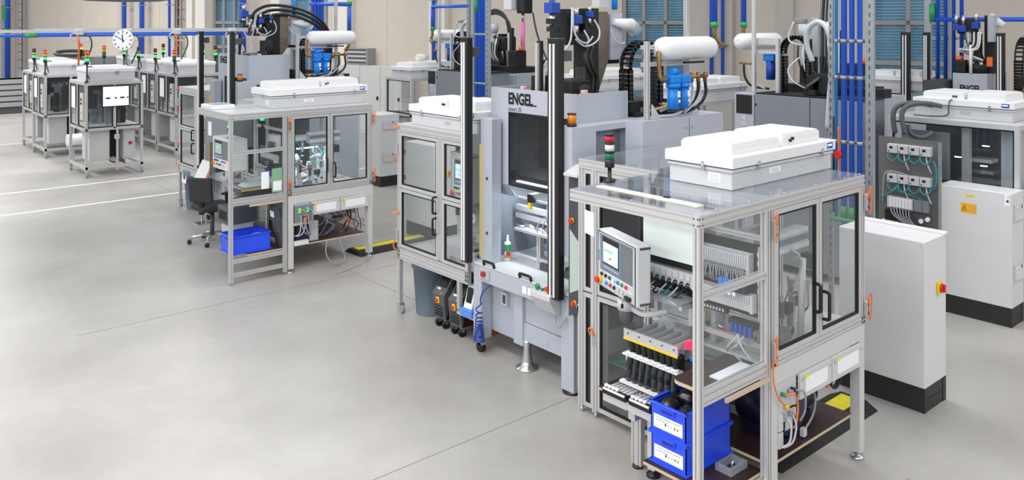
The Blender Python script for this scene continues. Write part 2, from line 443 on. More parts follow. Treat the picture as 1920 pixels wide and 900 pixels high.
def board(parent, name, x0, x1, y0, y1, z, th=.022, top=brownboard, edge=plyedge):
    b_ = B(parent, name, edge, x0, x1, y0, y1, z-th, z-.002)
    B(b_, 'top_film', top, x0, x1, y0, y1, z-.002, z)
    return b_
def assembly_cell(k):
    r = thing('assembly_cell', 'aluminium-framed assembly %s, clear panes and open operator niche' % CELL[k], 'machine cell', (4.95, 3.4, 0))
    roof = roofacry if k == 1 else roofgrey
    # posts
    for x, y, z0 in ((3.975, 2.942, .03), (4.675, 2.942, .03), (4.737, 2.942, .99), (5.928, 2.942, .99), (5.928, 4.80, .03), (4.92, 4.80, .04), (4.92, 4.645, .04), (4.737, 3.95, .99), (5.928, 3.95, .99)):
        prof(r, 'post', 'z', z0, 2.0, (x, y), (.045, .045))
    for x, y in ((3.975, 2.942), (4.92, 4.80), (4.92, 4.645)): C(r, 'foot_bolt', steel, (x, y, 0), (x, y, .035), .014, 10)
    # top ring
    tw = (.045, .075)
    prof(r, 'rail', 'y', 2.965, 3.97, (3.975, 2.037), tw); prof(r, 'rail', 'x', 3.998, 4.715, (3.95, 2.037), tw)
    prof(r, 'rail', 'x', 3.998, 5.95, (2.942, 2.037), tw); prof(r, 'rail', 'y', 2.965, 3.97, (4.737, 2.037), tw)
    prof(r, 'rail', 'y', 3.97, 4.82, (4.92, 2.037), tw); prof(r, 'rail', 'x', 4.945, 5.95, (4.80, 2.037), tw)
    prof(r, 'rail', 'y', 2.965, 4.78, (5.928, 2.037), tw); prof(r, 'rail', 'x', 4.76, 5.905, (3.95, 2.037), tw)
    # corner end face of the canopy rail (visible slots)
    cc = B(r, 'corner_block', alu, 3.9525, 3.9975, 2.9195, 2.9645, 1.9995, 2.0745)
    for dy in (.008, .037):
        for dz in (.012, .05): B(cc, 'screw_hole', black, 3.9515, 3.9525, 2.9195+dy-.004, 2.9195+dy+.004, 2.0+dz, 2.0+dz+.01)
        for dz in (.012, .05): B(cc, 'screw_hole', black, 3.9525+dy-.004, 3.9525+dy+.004, 2.9185, 2.9195, 2.0+dz, 2.0+dz+.01)
    e2 = B(r, 'corner_block', alu, 3.9525, 3.9975, 3.9705, 3.9735, 1.9995, 2.0745)
    # roof sheets with button-head screws
    rs = B(r, 'roof_sheet', roof, 3.957, 4.732, 2.925, 3.965, 2.0755, 2.0815)
    B(r, 'roof_sheet', roof, 4.734, 5.945, 2.925, 3.965, 2.0755, 2.0815); B(r, 'roof_sheet', roof, 4.90, 5.945, 3.967, 4.818, 2.0755, 2.0815)
    scr = [(3.975, y, 2.0825) for y in (3.0, 3.45, 3.9)]+[(x, 2.945, 2.0825) for x in (4.15, 4.5, 4.9, 5.3, 5.7, 5.92)]+[(5.925, y, 2.0825) for y in (3.4, 3.9)]
    many(r, 'roof_screw', MB().lathe((0, 0, -.001), [(.008, 0), (.006, .003), (0, .004)], 8), steel, scr)
    if k == 1:
        ls = B(r, 'light_strip', warmpaper, 4.11, 4.175, 3.05, 3.88, 2.082, 2.088); B(ls, 'strip_cover', offwhite, 4.125, 4.165, 3.06, 3.86, 2.088, 2.092)
        B(ls, 'clip', black, 4.15, 4.175, 3.30, 3.34, 2.092, 2.10)
    # end face, niche bay
    prof(r, 'rail', 'x', 3.998, 4.652, (2.942, 1.598), (.045, .045)); prof(r, 'rail', 'x', 3.998, 4.652, (2.942, 1.003), (.045, .085))
    prof(r, 'rail', 'x', 3.998, 4.652, (2.942, .285), (.045, .045)); prof(r, 'rail', 'x', 3.998, 4.652, (2.942, .12), (.045, .045))
    B(r, 'pane', acry, 3.998, 4.652, 2.94, 2.945, 1.62, 2.0); B(r, 'pane', acry, 3.998, 4.652, 2.94, 2.945, 1.046, 1.576)
    # end face, two doors
    gdoor_xz(r, 2.935, 4.765, 5.305, 1.045, 1.995, acry, (5.245, 1.33)); gdoor_xz(r, 2.935, 5.312, 5.902, 1.045, 1.995, acry, (5.365, 1.25))
    prof(r, 'rail', 'x', 4.715, 5.95, (2.942, 1.018), (.045, .05))
    for z in (1.88, 1.10): interlock(r, 4.722, 2.92, z, -1); interlock(r, 5.945, 2.92, z, 1)
    if k == 1: T(r, 'cable', orangecab, [(4.70, 2.90, 1.05), (4.69, 2.895, .98), (4.70, 2.895, .90), (4.76, 2.90, .80), (4.83, 2.90, .73)], .0055)
    # steel under-table
    fr = MB().box(4.715, 5.955, 2.925, 2.98, .872, .985).box(4.96, 5.955, 4.72, 4.77, .872, .985).box(5.90, 5.955, 2.98, 4.72, .872, .985)
    fr.build('table_frame', tablegrey, r)
    MB().box(4.72, 5.95, 2.93, 3.96, .986, .992).box(4.96, 5.95, 3.96, 4.77, .986, .992).build('base_plate', tablegrey, r)
    for x, y in ((4.752, 2.96), (5.915, 2.96), (5.915, 4.74), (5.05, 4.70)):
        lg = B(r, 'leg', tablegrey, x-.036, x+.036, y-.036, y+.036, .055, .872); 
        MB().lathe((x, y, 0), [(.048, 0), (.05, .012), (.036, .022), (.014, .026), (.014, .056)], 18).build('levelling_foot', steel, lg)
    # drawer fronts
    for x0, x1 in ((5.03, 5.445), (5.455, 5.885)):
        d = B(r, 'drawer_front', tablegrey, x0, x1, 2.905, 2.925, .70, .868, .004)
        B(d, 'paper_label', paper, x0+.07, x1-.06, 2.9035, 2.905, .735, .83); B(d, 'yellow_sticker', stick_y, x0+.06, x0+.105, 2.9025, 2.9035, .825, .85)
        C(d, 'lock', steel, (x0+.03, 2.905, .835), (x0+.03, 2.897, .835), .009, 10)
        C(d, 'lock', steel, (x1-.025, 2.905, .835), (x1-.025, 2.897, .835), .007, 10)
    # connector plate with plugs and cables
    cp = B(r, 'connector_plate', offwhite, 4.80, 5.02, 2.93, 2.95, .60, .868)
    for x, z, m_ in ((4.84, .79, green), (4.92, .79, greycable), (4.96, .79, black), (4.88, .70, yellow), (4.86, .64, greycable), (4.93, .64, greycable)):
        C(cp, 'plug', m_, (x, 2.93, z), (x, 2.895, z), .014, 10)
    for pts, m_ in (([(4.84, 2.90, .79), (4.90, 2.87, .79), (4.94, 2.87, .70), (4.93, 2.88, .58), (4.91, 2.90, .56)], orangecab), ([(4.96, 2.90, .79), (5.02, 2.87, .77), (5.03, 2.87, .65), (5.0, 2.89, .58)], greycable),
                    ([(4.86, 2.90, .64), (4.86, 2.87, .60), (4.84, 2.87, .50), (4.79, 2.90, .47)], clearhose), ([(4.93, 2.90, .64), (4.92, 2.87, .58), (4.88, 2.87, .49), (4.82, 2.90, .46)], clearhose), ([(4.88, 2.90, .70), (4.94, 2.88, .70), (4.97, 2.88, .62)], black)):
        T(cp, 'cable', m_, pts, .007)
    # boards
    board(r, 'lower_shelf', 4.79, 5.86, 2.975, 4.5, .335)
    board(r, 'shelf', 4.20, 4.69, 2.968, 3.545, .335)
    bp = [(4.10, 2.966), (4.69, 2.966), (4.69, 3.24), (4.16, 3.24), (4.125, 3.23), (4.107, 3.21), (4.10, 3.18)]
    bb = MB().prism(bp, 'z', .975, .998).build('bench_board', plyedge, r); MB().prism(bp, 'z', .998, 1.0).build('top_film', brownboard, bb)
    B(bb, 'batten', plyedge, 4.20, 4.66, 2.90, 2.918, .93, .955)
    # niche back wall
    for z in (1.27, 1.10): prof(r, 'rail', 'y', 2.965, 3.93, (4.737, z), (.03, .035))
    prof(r, 'rail', 'y', 2.965, 3.93, (4.737, 1.80), (.03, .035))
    B(r, 'pane', acry, 4.735, 4.74, 2.97, 3.93, 1.0, 1.26)
    B(r, 'bracket', alu_far, 4.66, 4.70, 3.50, 3.53, 1.12, 1.27); B(r, 'bracket', alu_far, 4.55, 4.70, 3.50, 3.53, 1.24, 1.27)
    B(r, 'bracket', alu_far, 4.66, 4.70, 3.80, 3.83, 1.12, 1.27)
    # door wall beside the machine: two full-height doors
    gdoor_yz(r, 4.92, 4.66, 4.785, .06, .985); gdoor_yz(r, 4.92, 4.66, 4.785, 1.0, 1.995)
    gdoor_yz(r, 4.92, 3.98, 4.63, .06, .985); gdoor_yz(r, 4.92, 3.98, 4.63, 1.0, 1.995, smoke)
    h = B(r, 'door_interlock', steel, 4.895, 4.91, 4.625, 4.665, .58, .68)
    T(h, 'cable', orangecab, [(4.895, 4.645, .66), (4.88, 4.66, .72), (4.88, 4.69, .71), (4.89, 4.68, .66)], .006)
    gp = B(r, 'inner_shelf', greenacry, 5.0, 5.5, 3.98, 4.6, .44, .455)
    B(r, 'rear_panel', tablegrey, 5.90, 5.905, 4.0, 4.78, .2, .98)
    if k == 1: B(r, 'added_grey_backing', engdark, 4.96, 5.45, 4.66, 4.67, 1.0, 1.99)  # grey sheet added to darken the view through the niche bay
    if k == 2: B(r, 'added_dark_backing', dark, 4.96, 5.90, 4.66, 4.67, 1.0, 1.99)  # dark sheet added so the interior behind the doors looks darker
    return r

def fan_filter_unit(label, x0, x1, y0, y1, z, along='x', group=None, logo=True, hgt=1.0, clips=True):
    r = thing('fan_filter_unit', label, 'filter unit', ((x0+x1)/2, (y0+y1)/2, z), group)
    a = .145*hgt; b = .075*hgt
    MB().box(x0+.012, x1-.012, y0+.012, y1-.012, z, z+a-.03).box(x0, x1, y0, y1, z+a-.03, z+a-.008).build('housing', offwhite, r, bevel=.004, seg=1)
    B(r, 'seam', dark, x0+.004, x1-.004, y0+.004, y1-.004, z+a-.009, z+a)
    B(r, 'lid', white, x0-.012, x1+.012, y0-.012, y1+.012, z+a, z+a+b, .006)
    t = z+a+b
    if along == 'x':
        xm = x0+(x1-x0)*.52
        hs = ((x0+.08, xm-.02, y0+.06, y1-.06, .078), (xm+.02, x1-.10, y0+.06, y1-.06, .088))
    else:
        ym = y0+(y1-y0)*.48
        hs = ((x0+.06, x1-.06, ym+.02, y1-.08, .078), (x0+.06, x1-.06, y0+.10, ym-.02, .088))
    for (u0, u1, v0, v1, h) in hs:
        h *= hgt
        p = B(r, 'cover_panel', white, u0, u1, v0, v1, t-.002, t+h-.018, .004)
        B(p, 'cover_top', white, u0+.008, u1-.008, v0+.008, v1-.008, t+h-.018, t+h-.006, .003)
        n = 4
        for i in range(n):
            if along == 'x': q = (u0+.02+(u1-u0-.04)*i/n+.004, u0+.02+(u1-u0-.04)*(i+1)/n-.004, v0+.02, v1-.02)
            else: q = (u0+.02, u1-.02, v0+.02+(v1-v0-.04)*i/n+.004, v0+.02+(v1-v0-.04)*(i+1)/n-.004)
            B(p, 'slat', white, q[0], q[1], q[2], q[3], t+h-.006, t+h)
        for i in range(7):
            if along == 'x': B(p, 'print_mark', ink, u0+.30+i*.012, u0+.307+i*.012, v0+.009, v0+.014, t+h-.0062, t+h-.0055)
    if clips:
        zc = z+a
        ys = [y0+(y1-y0)*.42]; xs = [x0+(x1-x0)*.22, x0+(x1-x0)*.86]
        if along != 'x': ys = [y0+(y1-y0)*.22, y0+(y1-y0)*.80]; xs = [x0+(x1-x0)*.6]
        for y in ys:
            c = B(r, 'clip', steel, x0-.018, x0-.012, y-.012, y+.012, zc-.035, zc+.025); B(c, 'slot', white, x0-.0185, x0-.018, y-.005, y+.003, zc+.0, zc+.012)
        for x in xs:
            c = B(r, 'clip', steel, x-.012, x+.012, y0-.018, y0-.012, zc-.035, zc+.025); B(c, 'slot', white, x-.003, x+.005, y0-.0185, y0-.018, zc+.0, zc+.012)
    if logo:
        if along == 'x':
            n = B(r, 'name_plate', bluesol, x1-.115, x1-.035, y0-.0135, y0-.012, z+a+.016, z+a+.060)
            B(n, 'print', screen_blue, x1-.11, x1-.048, y0-.0145, y0-.0135, z+a+.034, z+a+.05); B(n, 'print', bluefit, x1-.11, x1-.085, y0-.0145, y0-.0135, z+a+.022, z+a+.03)
            B(r, 'type_plate', paper, x0+.0105, x0+.012, y0+.10, y0+.20, z+.04, z+.10); B(r, 'type_plate', paper, x0+.46, x0+.60, y0+.0105, y0+.012, z+.06, z+.10)
            for i in range(4): B(r, 'print_line', ink, x0+.0098, x0+.0105, y0+.11, y0+.185, z+.048+i*.012, z+.051+i*.012); B(r, 'print_line', ink, x0+.48, x0+.575, y0+.0098, y0+.0105, z+.066+i*.008, z+.068+i*.008)
            for dx, dz in ((0, 0), (.03, .012)): C(r, 'knob', black, (x0+.80+dx, y0+.06, t+.035+dz), (x0+.80+dx, y0+.045, t+.035+dz), .011, 12)
        else:
            n = B(r, 'name_plate', bluesol, x0-.0135, x0-.012, y0+.035, y0+.115, z+a+.016, z+a+.06)
            B(n, 'print', screen_blue, x0-.0145, x0-.0135, y0+.048, y0+.11, z+a+.034, z+a+.05)
            for dy, dz in ((0, 0), (.03, .0)): C(r, 'knob', black, (x0+.06, y0+.62+dy, t+.03+dz), (x0+.045, y0+.62+dy, t+.03+dz), .011, 12)
            for i in range(3): B(r, 'print_line', ink, x0+.010, x0+.012, y0+.45, y0+.56, z+.05+i*.014, z+.054+i*.014)
    return r

def stack_light(label, x, y, z, mods, s=1.0, pole=.10, group=None, base=True):
    r = thing('stack_light', label, 'signal light', (x, y, z), group)
    if base: MB().lathe((x, y, z), [(.042*s, 0), (.042*s, .008*s), (.022*s, .02*s), (.014*s, .03*s), (.014*s, pole)], 14).build('base', black, r)
    zz = z+pole
    C(r, 'socket', black, (x, y, zz), (x, y, zz+.055*s), .034*s, 16); zz += .055*s
    for m_ in mods:
        C(r, 'lens', m_, (x, y, zz), (x, y, zz+.046*s), .033*s, 16); zz += .046*s
        C(r, 'ring', black, (x, y, zz), (x, y, zz+.014*s), .036*s, 16); zz += .014*s
    return r

def valve_terminal(label, x, y0, y1, z0, z1, n, m1=offwhite, group=None, tubes=True, led_=False):
    # row of slim valve or I/O slices facing -X
    r = thing('valve_terminal', label, 'valve block', (x+.04, (y0+y1)/2, z0), group)
    B(r, 'carrier', alu_far, x+.05, x+.06, y0-.02, y1+.02, z0, z1)
    w_ = (y1-y0)/n; h = z1-z0
    sl = MB().box(0, .05, .0008, w_-.0008, h*.12, h*.95).box(-.008, 0, w_*.15, w_*.85, h*.55, h*.88)
    many(r, 'valve_slice', sl, m1, [(x, y0+i*w_, z0) for i in range(n)])
    B(r, 'end_block', offwhite, x-.004, x+.05, y0-.022, y0-.001, z0+h*.05, z1); B(r, 'end_block', offwhite, x-.004, x+.05, y1+.001, y1+.022, z0+h*.05, z1)
    if tubes:
        tm = MB()
        for i in range(n):
            yy = y0+(i+.5)*w_; q = random.uniform(.03, .07)
            tm.tube([(x-.004, yy, z0+h*.4), (x-.03, yy, z0+h*.3), (x-.03, yy+random.uniform(-.02, .02), z0-q*.5), (x+.02, yy+random.uniform(-.04, .04), z0-q)], .0045, 5, 3)
        tm.build('tube_bundle', black if tubes is True else tubes, r)
        st = MB().box(-.006, .0, w_*.25, w_*.75, h*.15, h*.22).box(-.006, 0, w_*.25, w_*.75, h*.3, h*.37)
        many(r, 'fitting', st, black, [(x, y0+i*w_, z0) for i in range(n)])
    if led_: B(r, 'status_leds', ledorange, x-.009, x-.008, y0+(y1-y0)*.45, y0+(y1-y0)*.65, z1-h*.1, z1-h*.06)
    return r

def button(parent, m_, x, y, z, r_=.012, axis=(-1, 0, 0), estop=False):
    a = Vector((x, y, z)); d = Vector(axis)
    if estop:
        b = C(parent, 'emergency_stop', yellow, a, a+d*.02, r_*1.5, 14); C(b, 'mushroom', m_, a+d*.02, a+d*.04, r_*1.3, 14)
    else:
        b = C(parent, 'push_button', m_, a, a+d*.012, r_, 12)
    return b

def hmi_face(r, x, y0, y1, z0, z1, lit=screen_blue):
    # x = face plane, looking -X; y1 is the left side of the picture
    Wd = y1-y0; Hh = z1-z0
    k = B(r, 'keypad_panel', hmi_grey, x-.004, x, y0+.08*Wd, y1-.10*Wd, z0+.33*Hh, z1-.06*Hh)
    B(k, 'keypad_bezel', hmi_blue, x-.006, x-.004, y0+.34*Wd, y1-.10*Wd, z0+.36*Hh, z1-.06*Hh)
    B(k, 'screen_frame', black, x-.008, x-.006, y0+.40*Wd, y1-.17*Wd, z0+.46*Hh, z1-.08*Hh)
    B(k, 'screen', lit, x-.0095, x-.008, y0+.42*Wd, y1-.19*Wd, z0+.49*Hh, z1-.17*Hh)
    B(k, 'screen_field', greentxt, x-.0105, x-.0095, y0+.55*Wd, y1-.21*Wd, z0+.68*Hh, z0+.72*Hh)
    B(k, 'screen_icon', redlens, x-.0105, x-.0095, y0+.60*Wd, y0+.64*Wd, z0+.57*Hh, z0+.60*Hh)
    many(k, 'soft_key', MB().cb((0, 0, 0), (.002, .009, .009)), white, [(x-.007, y0+(.44+.055*i)*Wd, z0+.41*Hh) for i in range(7)])
    cols = [black, black, greenlens, white, bluefit, green, red]
    for i, m_ in enumerate(cols): button(r, m_, x, y1-(.14+.105*i)*Wd, z0+.255*Hh, .0125)
    cols2 = [bluefit, red, black, offwhite, offwhite]
    for i, m_ in enumerate(cols2): button(r, m_, x, y1-(.26+.105*i)*Wd, z0+.135*Hh, .0125)
    button(r, red, x, y1-.09*Wd, z0+.14*Hh, .017, estop=True)
    B(r, 'legend_strip', paper, x-.002, x, y0+.10*Wd, y1-.24*Wd, z0+.19*Hh, z0+.205*Hh); B(r, 'legend_strip', paper, x-.002, x, y0+.10*Wd, y1-.24*Wd, z0+.305*Hh, z0+.32*Hh)

def operator_panel(label, corner, ang, k):
    # local frame: origin at right-front-bottom corner, panel spans +Y (width), thickness +X
    ca, sa = math.cos(ang), math.sin(ang); c = Vector(corner)
    XF[0] = lambda v: Vector((c.x+ca*v[0]-sa*v[1], c.y+sa*v[0]+ca*v[1], c.z+v[2]))
    r = thing('operator_terminal', label, 'control panel', (.06, .28, 0))
    Wd, Hh, Th = .56, .42, .12
    MB().box(.006, Th, .0, Wd, .0, Hh).build('enclosure', cabgrey, r, bevel=.016, seg=3)
    B(r, 'front_plate', offwhite, 0, .006, .016, Wd-.016, .016, Hh-.016, .002)
    frame_yz(MB(), -.001, .004, .012, Wd-.012, .012, Hh-.012, .004).build('gasket', dark, r)
    for z in (.012, Hh-.03): MB().box(.03, Th-.005, -.002, .004, z, z+.018).build('corner_cap', charcoal, r, bevel=.004)
    MB().box(-.002, .0, Wd-.035, Wd-.005, .19, .27).build('side_label', hmi_blue, r)
    hmi_face(r, -.0, 0.0, Wd, 0, Hh)
    kh = B(r, 'key_switch', black, -.022, 0, .06, .13, .03, .055, .003)
    B(kh, 'key', steel, -.05, -.022, .10, .106, .02, .045); B(kh, 'key_fob', black, -.054, -.04, .098, .112, -.02, .01)
    # swivel arm below
    C(r, 'swivel', offwhite, (.05, .22, -.075), (.05, .22, 0), .062, 22)
    MB().lathe((.05, .22, -.17), [(.02, 0), (.045, .02), (.052, .06), (.052, .096)], 18).build('swivel_cap', charcoal, r)
    MB().tube([(.06, .20, -.05), (.10, .10, -.075), (.16, .05, -.07), (.27, .04, -.06)], .020, 10).build('support_arm', offwhite, r)
    XF[0] = None
    return r

# ================================================================== first installation: cell and what is in it
assembly_cell(1)
fan_filter_unit('white fan filter unit on the clear roof of the cell with stacked crates', 4.68, 6.0, 3.19, 3.73, 2.0825)
stack_light('stack light with unlit red, clear and green lenses on clear canopy roof', 4.32, 3.948, 2.0825, (greenlens, clearlens, redlens))
operator_panel('light grey operator panel on swivel arm with key and buttons', (4.296, 3.688, 1.263), -.337, 1)

def monitor(label, x, y0, y1, z0, z1, scr, group=None):
    r = thing('monitor', label, 'monitor', (x, (y0+y1)/2, z0), group)
    B(r, 'casing', black, x, x+.045, y0, y1, z0, z1, .006); B(r, 'screen', scr, x-.002, x, y0+.035, y1-.035, z0+.045, z1-.03)
    B(r, 'bracket', dark, x+.045, x+.09, (y0+y1)/2-.04, (y0+y1)/2+.04, (z0+z1)/2-.05, (z0+z1)/2+.05)
    return r
monitor('large pale-lit monitor at the back of the operator niche', 4.62, 3.42, 3.93, 1.50, 1.87, screen_off)
valve_terminal('grey valve row with black tube bundle below the large monitor', 4.60, 3.46, 3.88, 1.38, 1.49, 8)
valve_terminal('terminal block row with grey wires above the blue regulators', 4.64, 3.06, 3.43, 1.54, 1.70, 22, tubes=greycable)
valve_terminal('long grey terminal row with orange lights behind the bench bay', 4.62, 3.02, 3.44, 1.33, 1.45, 26, tubes=None, led_=True)
r = thing('pressure_regulators', 'row of bright blue pressure regulators behind the niche pane', 'regulators', (4.63, 3.14, 1.44))
B(r, 'manifold', black, 4.61, 4.68, 3.05, 3.25, 1.45, 1.54)
for i in range(4): 
    g_ = B(r, 'regulator', bluefit, 4.575, 4.61, 3.09+i*.036, 3.122+i*.036, 1.47, 1.53, .004)
    C(g_, 'gauge', paper, (4.575, 3.106+i*.036, 1.45), (4.568, 3.106+i*.036, 1.45), .014, 12)
B(r, 'rear_plate', blackmat, 4.705, 4.712, 2.99, 3.93, 1.29, 1.76); B(r, 'plate_edge', alu_far, 4.66, 4.712, 2.975, 2.985, 1.29, 1.76)
many(r, 'plate_link', MB().cb((0, 0, 0), (.006, .012, .03)), offwhite, [(4.70, 3.01, 1.34+.06*i) for i in range(7)])
cr = B(r, 'connector_row', black, 4.62, 4.66, 3.2, 3.46, 1.285, 1.325)
many(cr, 'connector', MB().cb((0, 0, 0), (.006, .012, .016)), offwhite, [(4.617, 3.22+.024*i, 1.305) for i in range(10)])
r = thing('regulator_block', 'small blue air regulators hanging under the terminal row', 'regulators', (4.63, 3.1, 1.2))
B(r, 'manifold', black, 4.62, 4.68, 2.99, 3.18, 1.23, 1.27)
for i in range(5): B(r, 'fitting', bluesol, 4.60, 4.63, 3.0+i*.034, 3.022+i*.034, 1.19, 1.25)
MB().tube([(4.62, 3.05, 1.2), (4.6, 3.1, 1.12), (4.62, 3.16, 1.06), (4.65, 3.1, 1.0)], .006).tube([(4.62, 3.08, 1.2), (4.59, 3.16, 1.1), (4.64, 3.2, 1.04)], .006).tube([(4.62, 3.12, 1.2), (4.58, 3.05, 1.12), (4.62, 3.0, 1.04)], .006).build('tubes', clearhose, r)
r = thing('hose_coil', 'coil of clear air hoses and grey pipes behind the lower niche pane', 'hoses', (4.85, 3.2, 1.0))
for i, (x, y) in enumerate(((4.80, 3.42), (4.86, 3.30), (4.90, 3.12), (4.83, 3.62))): C(r, 'grey_pipe', offwhite, (x, y, .995), (x, y, 1.30), .024, 14)
for i in range(3):
    q = .055+.012*i
    MB().ring([(4.70+.008*i, 3.12+q*math.cos(a*PI/9), 1.18+q*math.sin(a*PI/9)) for a in range(19)], .004, 5).build('hose_loop', clearhose, r)
C(r, 'yellow_sleeve', yellow, (4.70, 3.43, 1.19), (4.70, 3.43, 1.22), .011, 10); C(r, 'glass_tube', film, (4.70, 3.43, 1.10), (4.70, 3.43, 1.26), .009, 10); B(r, 'dark_block', blackmat, 4.78, 4.86, 3.5, 3.58, 1.0, 1.10)
for i in range(7): T(r, 'wire', (black, clearhose, teal, clearhose, black, clearhose, clearhose)[i], [(4.60, 3.52+.05*i, 1.38), (4.56, 3.55+.05*i, 1.33), (4.58, 3.6+.04*i, 1.30), (4.66, 3.58+.05*i, 1.29)], .006)
# film-covered bag lying on the bracket
tag(MB().prism([(3.50, 1.275), (3.76, 1.275), (3.75, 1.30), (3.68, 1.315), (3.58, 1.31), (3.51, 1.295)], 'x', 4.50, 4.70).build('film_bag', film, bevel=.006), 'clear film bag lying on the bracket below the valve row', 'bag')
# gripper tray with eight black funnels
r = thing('gripper_tray', 'ribbed aluminium tray with yellow strip and eight black funnels', 'tray', (4.55, 3.65, .9))
B(r, 'plate', steel, 4.44, 4.70, 3.45, 3.90, 1.0, 1.02)
B(r, 'front_bar', alu_far, 4.425, 4.44, 3.44, 3.91, .985, 1.045); B(r, 'yellow_strip', yellow, 4.42, 4.426, 3.44, 3.91, .972, .985)
for i in range(6): B(r, 'rib', alu_far, 4.46, 4.70, 3.48+i*.07, 3.49+i*.07, 1.02, 1.04)
many(r, 'screw', MB().cyl((0, 0, 0), (-.004, 0, 0), .006, 8), dark, [(4.425, 3.47+i*.1, 1.02) for i in range(5)])
fu = MB().ring([(0, 0, 0), (.02, 0, -.12)], [.028, .021], 12)
many(r, 'funnel', fu, blackmat, [(4.46, 3.49+i*.054, .975) for i in range(8)])
B(r, 'clamp', bluefit, 4.52, 4.58, 3.36, 3.42, .93, .97, .01); B(r, 'indicator', ledred, 4.50, 4.53, 3.40, 3.435, 1.02, 1.07)
B(r, 'connector_block', black, 4.50, 4.62, 3.30, 3.44, .82, .94); many(r, 'indicator_led', MB().cb((0, 0, 0), (.004, .008, .008)), ledorange, [(4.498, 3.33+i*.04, .86+.03*(i % 2)) for i in range(3)])
B(r, 'support_arm', alu_far, 4.58, 4.70, 3.44, 3.50, .90, 1.0)
# rack of bagged parts
r = thing('bag_rack', 'white cup rack in front of the black funnels', 'rack', (4.46, 3.69, .668))
B(r, 'cup_bar', white, 4.43, 4.50, 3.45, 3.93, .855, .866)
many(r, 'cup', MB().lathe((0, 0, 0), [(.028, 0), (.030, .012), (.024, .016), (.022, .012), (.001, .011)], 16), white, [(4.455, 3.485+i*.056, .866) for i in range(8)])
B(r, 'base_bar', white, 4.40, 4.44, 3.54, 3.93, .668, .684); B(r, 'side_post', white, 4.47, 4.50, 3.905, 3.93, .668, .856); B(r, 'back_panel', tablegrey, 4.56, 4.57, 3.54, 3.65, .668, .86)
for i in range(8):
    y = 3.485+i*.056; q = random.uniform(-.012, .012)
    tag(MB().ring([(4.455, y, .853), (4.45, y+q*.3, .80), (4.445+q*.5, y+q*.5, .76), (4.44, y-q*.5, .71), (4.445, y, .688)], [.020, .026+q*.3, .024, .028, .025], 7, smooth=False).build('bagged_part', bagfilm),
        'black part in clear film hanging from the white cup rack', 'bagged part', 'bagged parts on the cup rack')
# roller conveyors
def conveyor(label, y0, y1):
    r = thing('roller_conveyor', label, 'conveyor', (4.48, (y0+y1)/2, .57))
    B(r, 'side_rail', alu_far, 4.265, 4.29, y0, y1, .57, .625); B(r, 'black_edge', black, 4.255, 4.295, y0, y1, .625, .662); B(r, 'white_edge', white, 4.251, 4.261, y0+.01, y1-.01, .655, .667)
    n = max(3, int((y1-y0)/.034))
    ys = [y0+.03+i*(y1-y0-.05)/(n-1) for i in range(n)]
    many(r, 'roller', MB().cyl((0, 0, 0), (.38, 0, 0), .013, 10), roller_m, [(4.295, y, .648) for y in ys])
    many(r, 'button_cap', MB().lathe((0, 0, 0), [(.016, 0), (.016, .012), (.012, .017), (0, .018)], 14), white, [(4.28, y, .667) for y in ys[-4:]])
    B(r, 'back_rail', alu_far, 4.675, 4.69, y0, y1, .59, .66)
    return r
conveyor('black-edged roller conveyor next to the clear cell door', 3.745, 3.96)
conveyor('black-edged roller conveyor touching the stacked blue crates', 3.532, 3.72)
r = thing('conveyor_stand', 'aluminium stand with black levelling foot under the roller conveyors', 'stand', (4.6, 3.85, 0))
prof(r, 'post', 'z', .02, .565, (4.60, 3.93), (.045, .09)); B(r, 'cross_beam', alu_far, 4.30, 4.66, 3.70, 3.76, .50, .565)
B(r, 'leg', tablegrey, 4.56, 4.62, 3.75, 3.81, .05, .565); MB().lathe((4.59, 3.78, 0), [(.05, 0), (.05, .015), (.02, .025), (.02, .06)], 16).build('levelling_foot', black, r)
MB().lathe((4.60, 3.93, 0), [(.04, 0), (.04, .012), (.015, .02)], 14).build('levelling_foot', black, r)
C(r, 'pulley', offwhite, (4.27, 3.732, .60), (4.30, 3.732, .60), .028, 16)

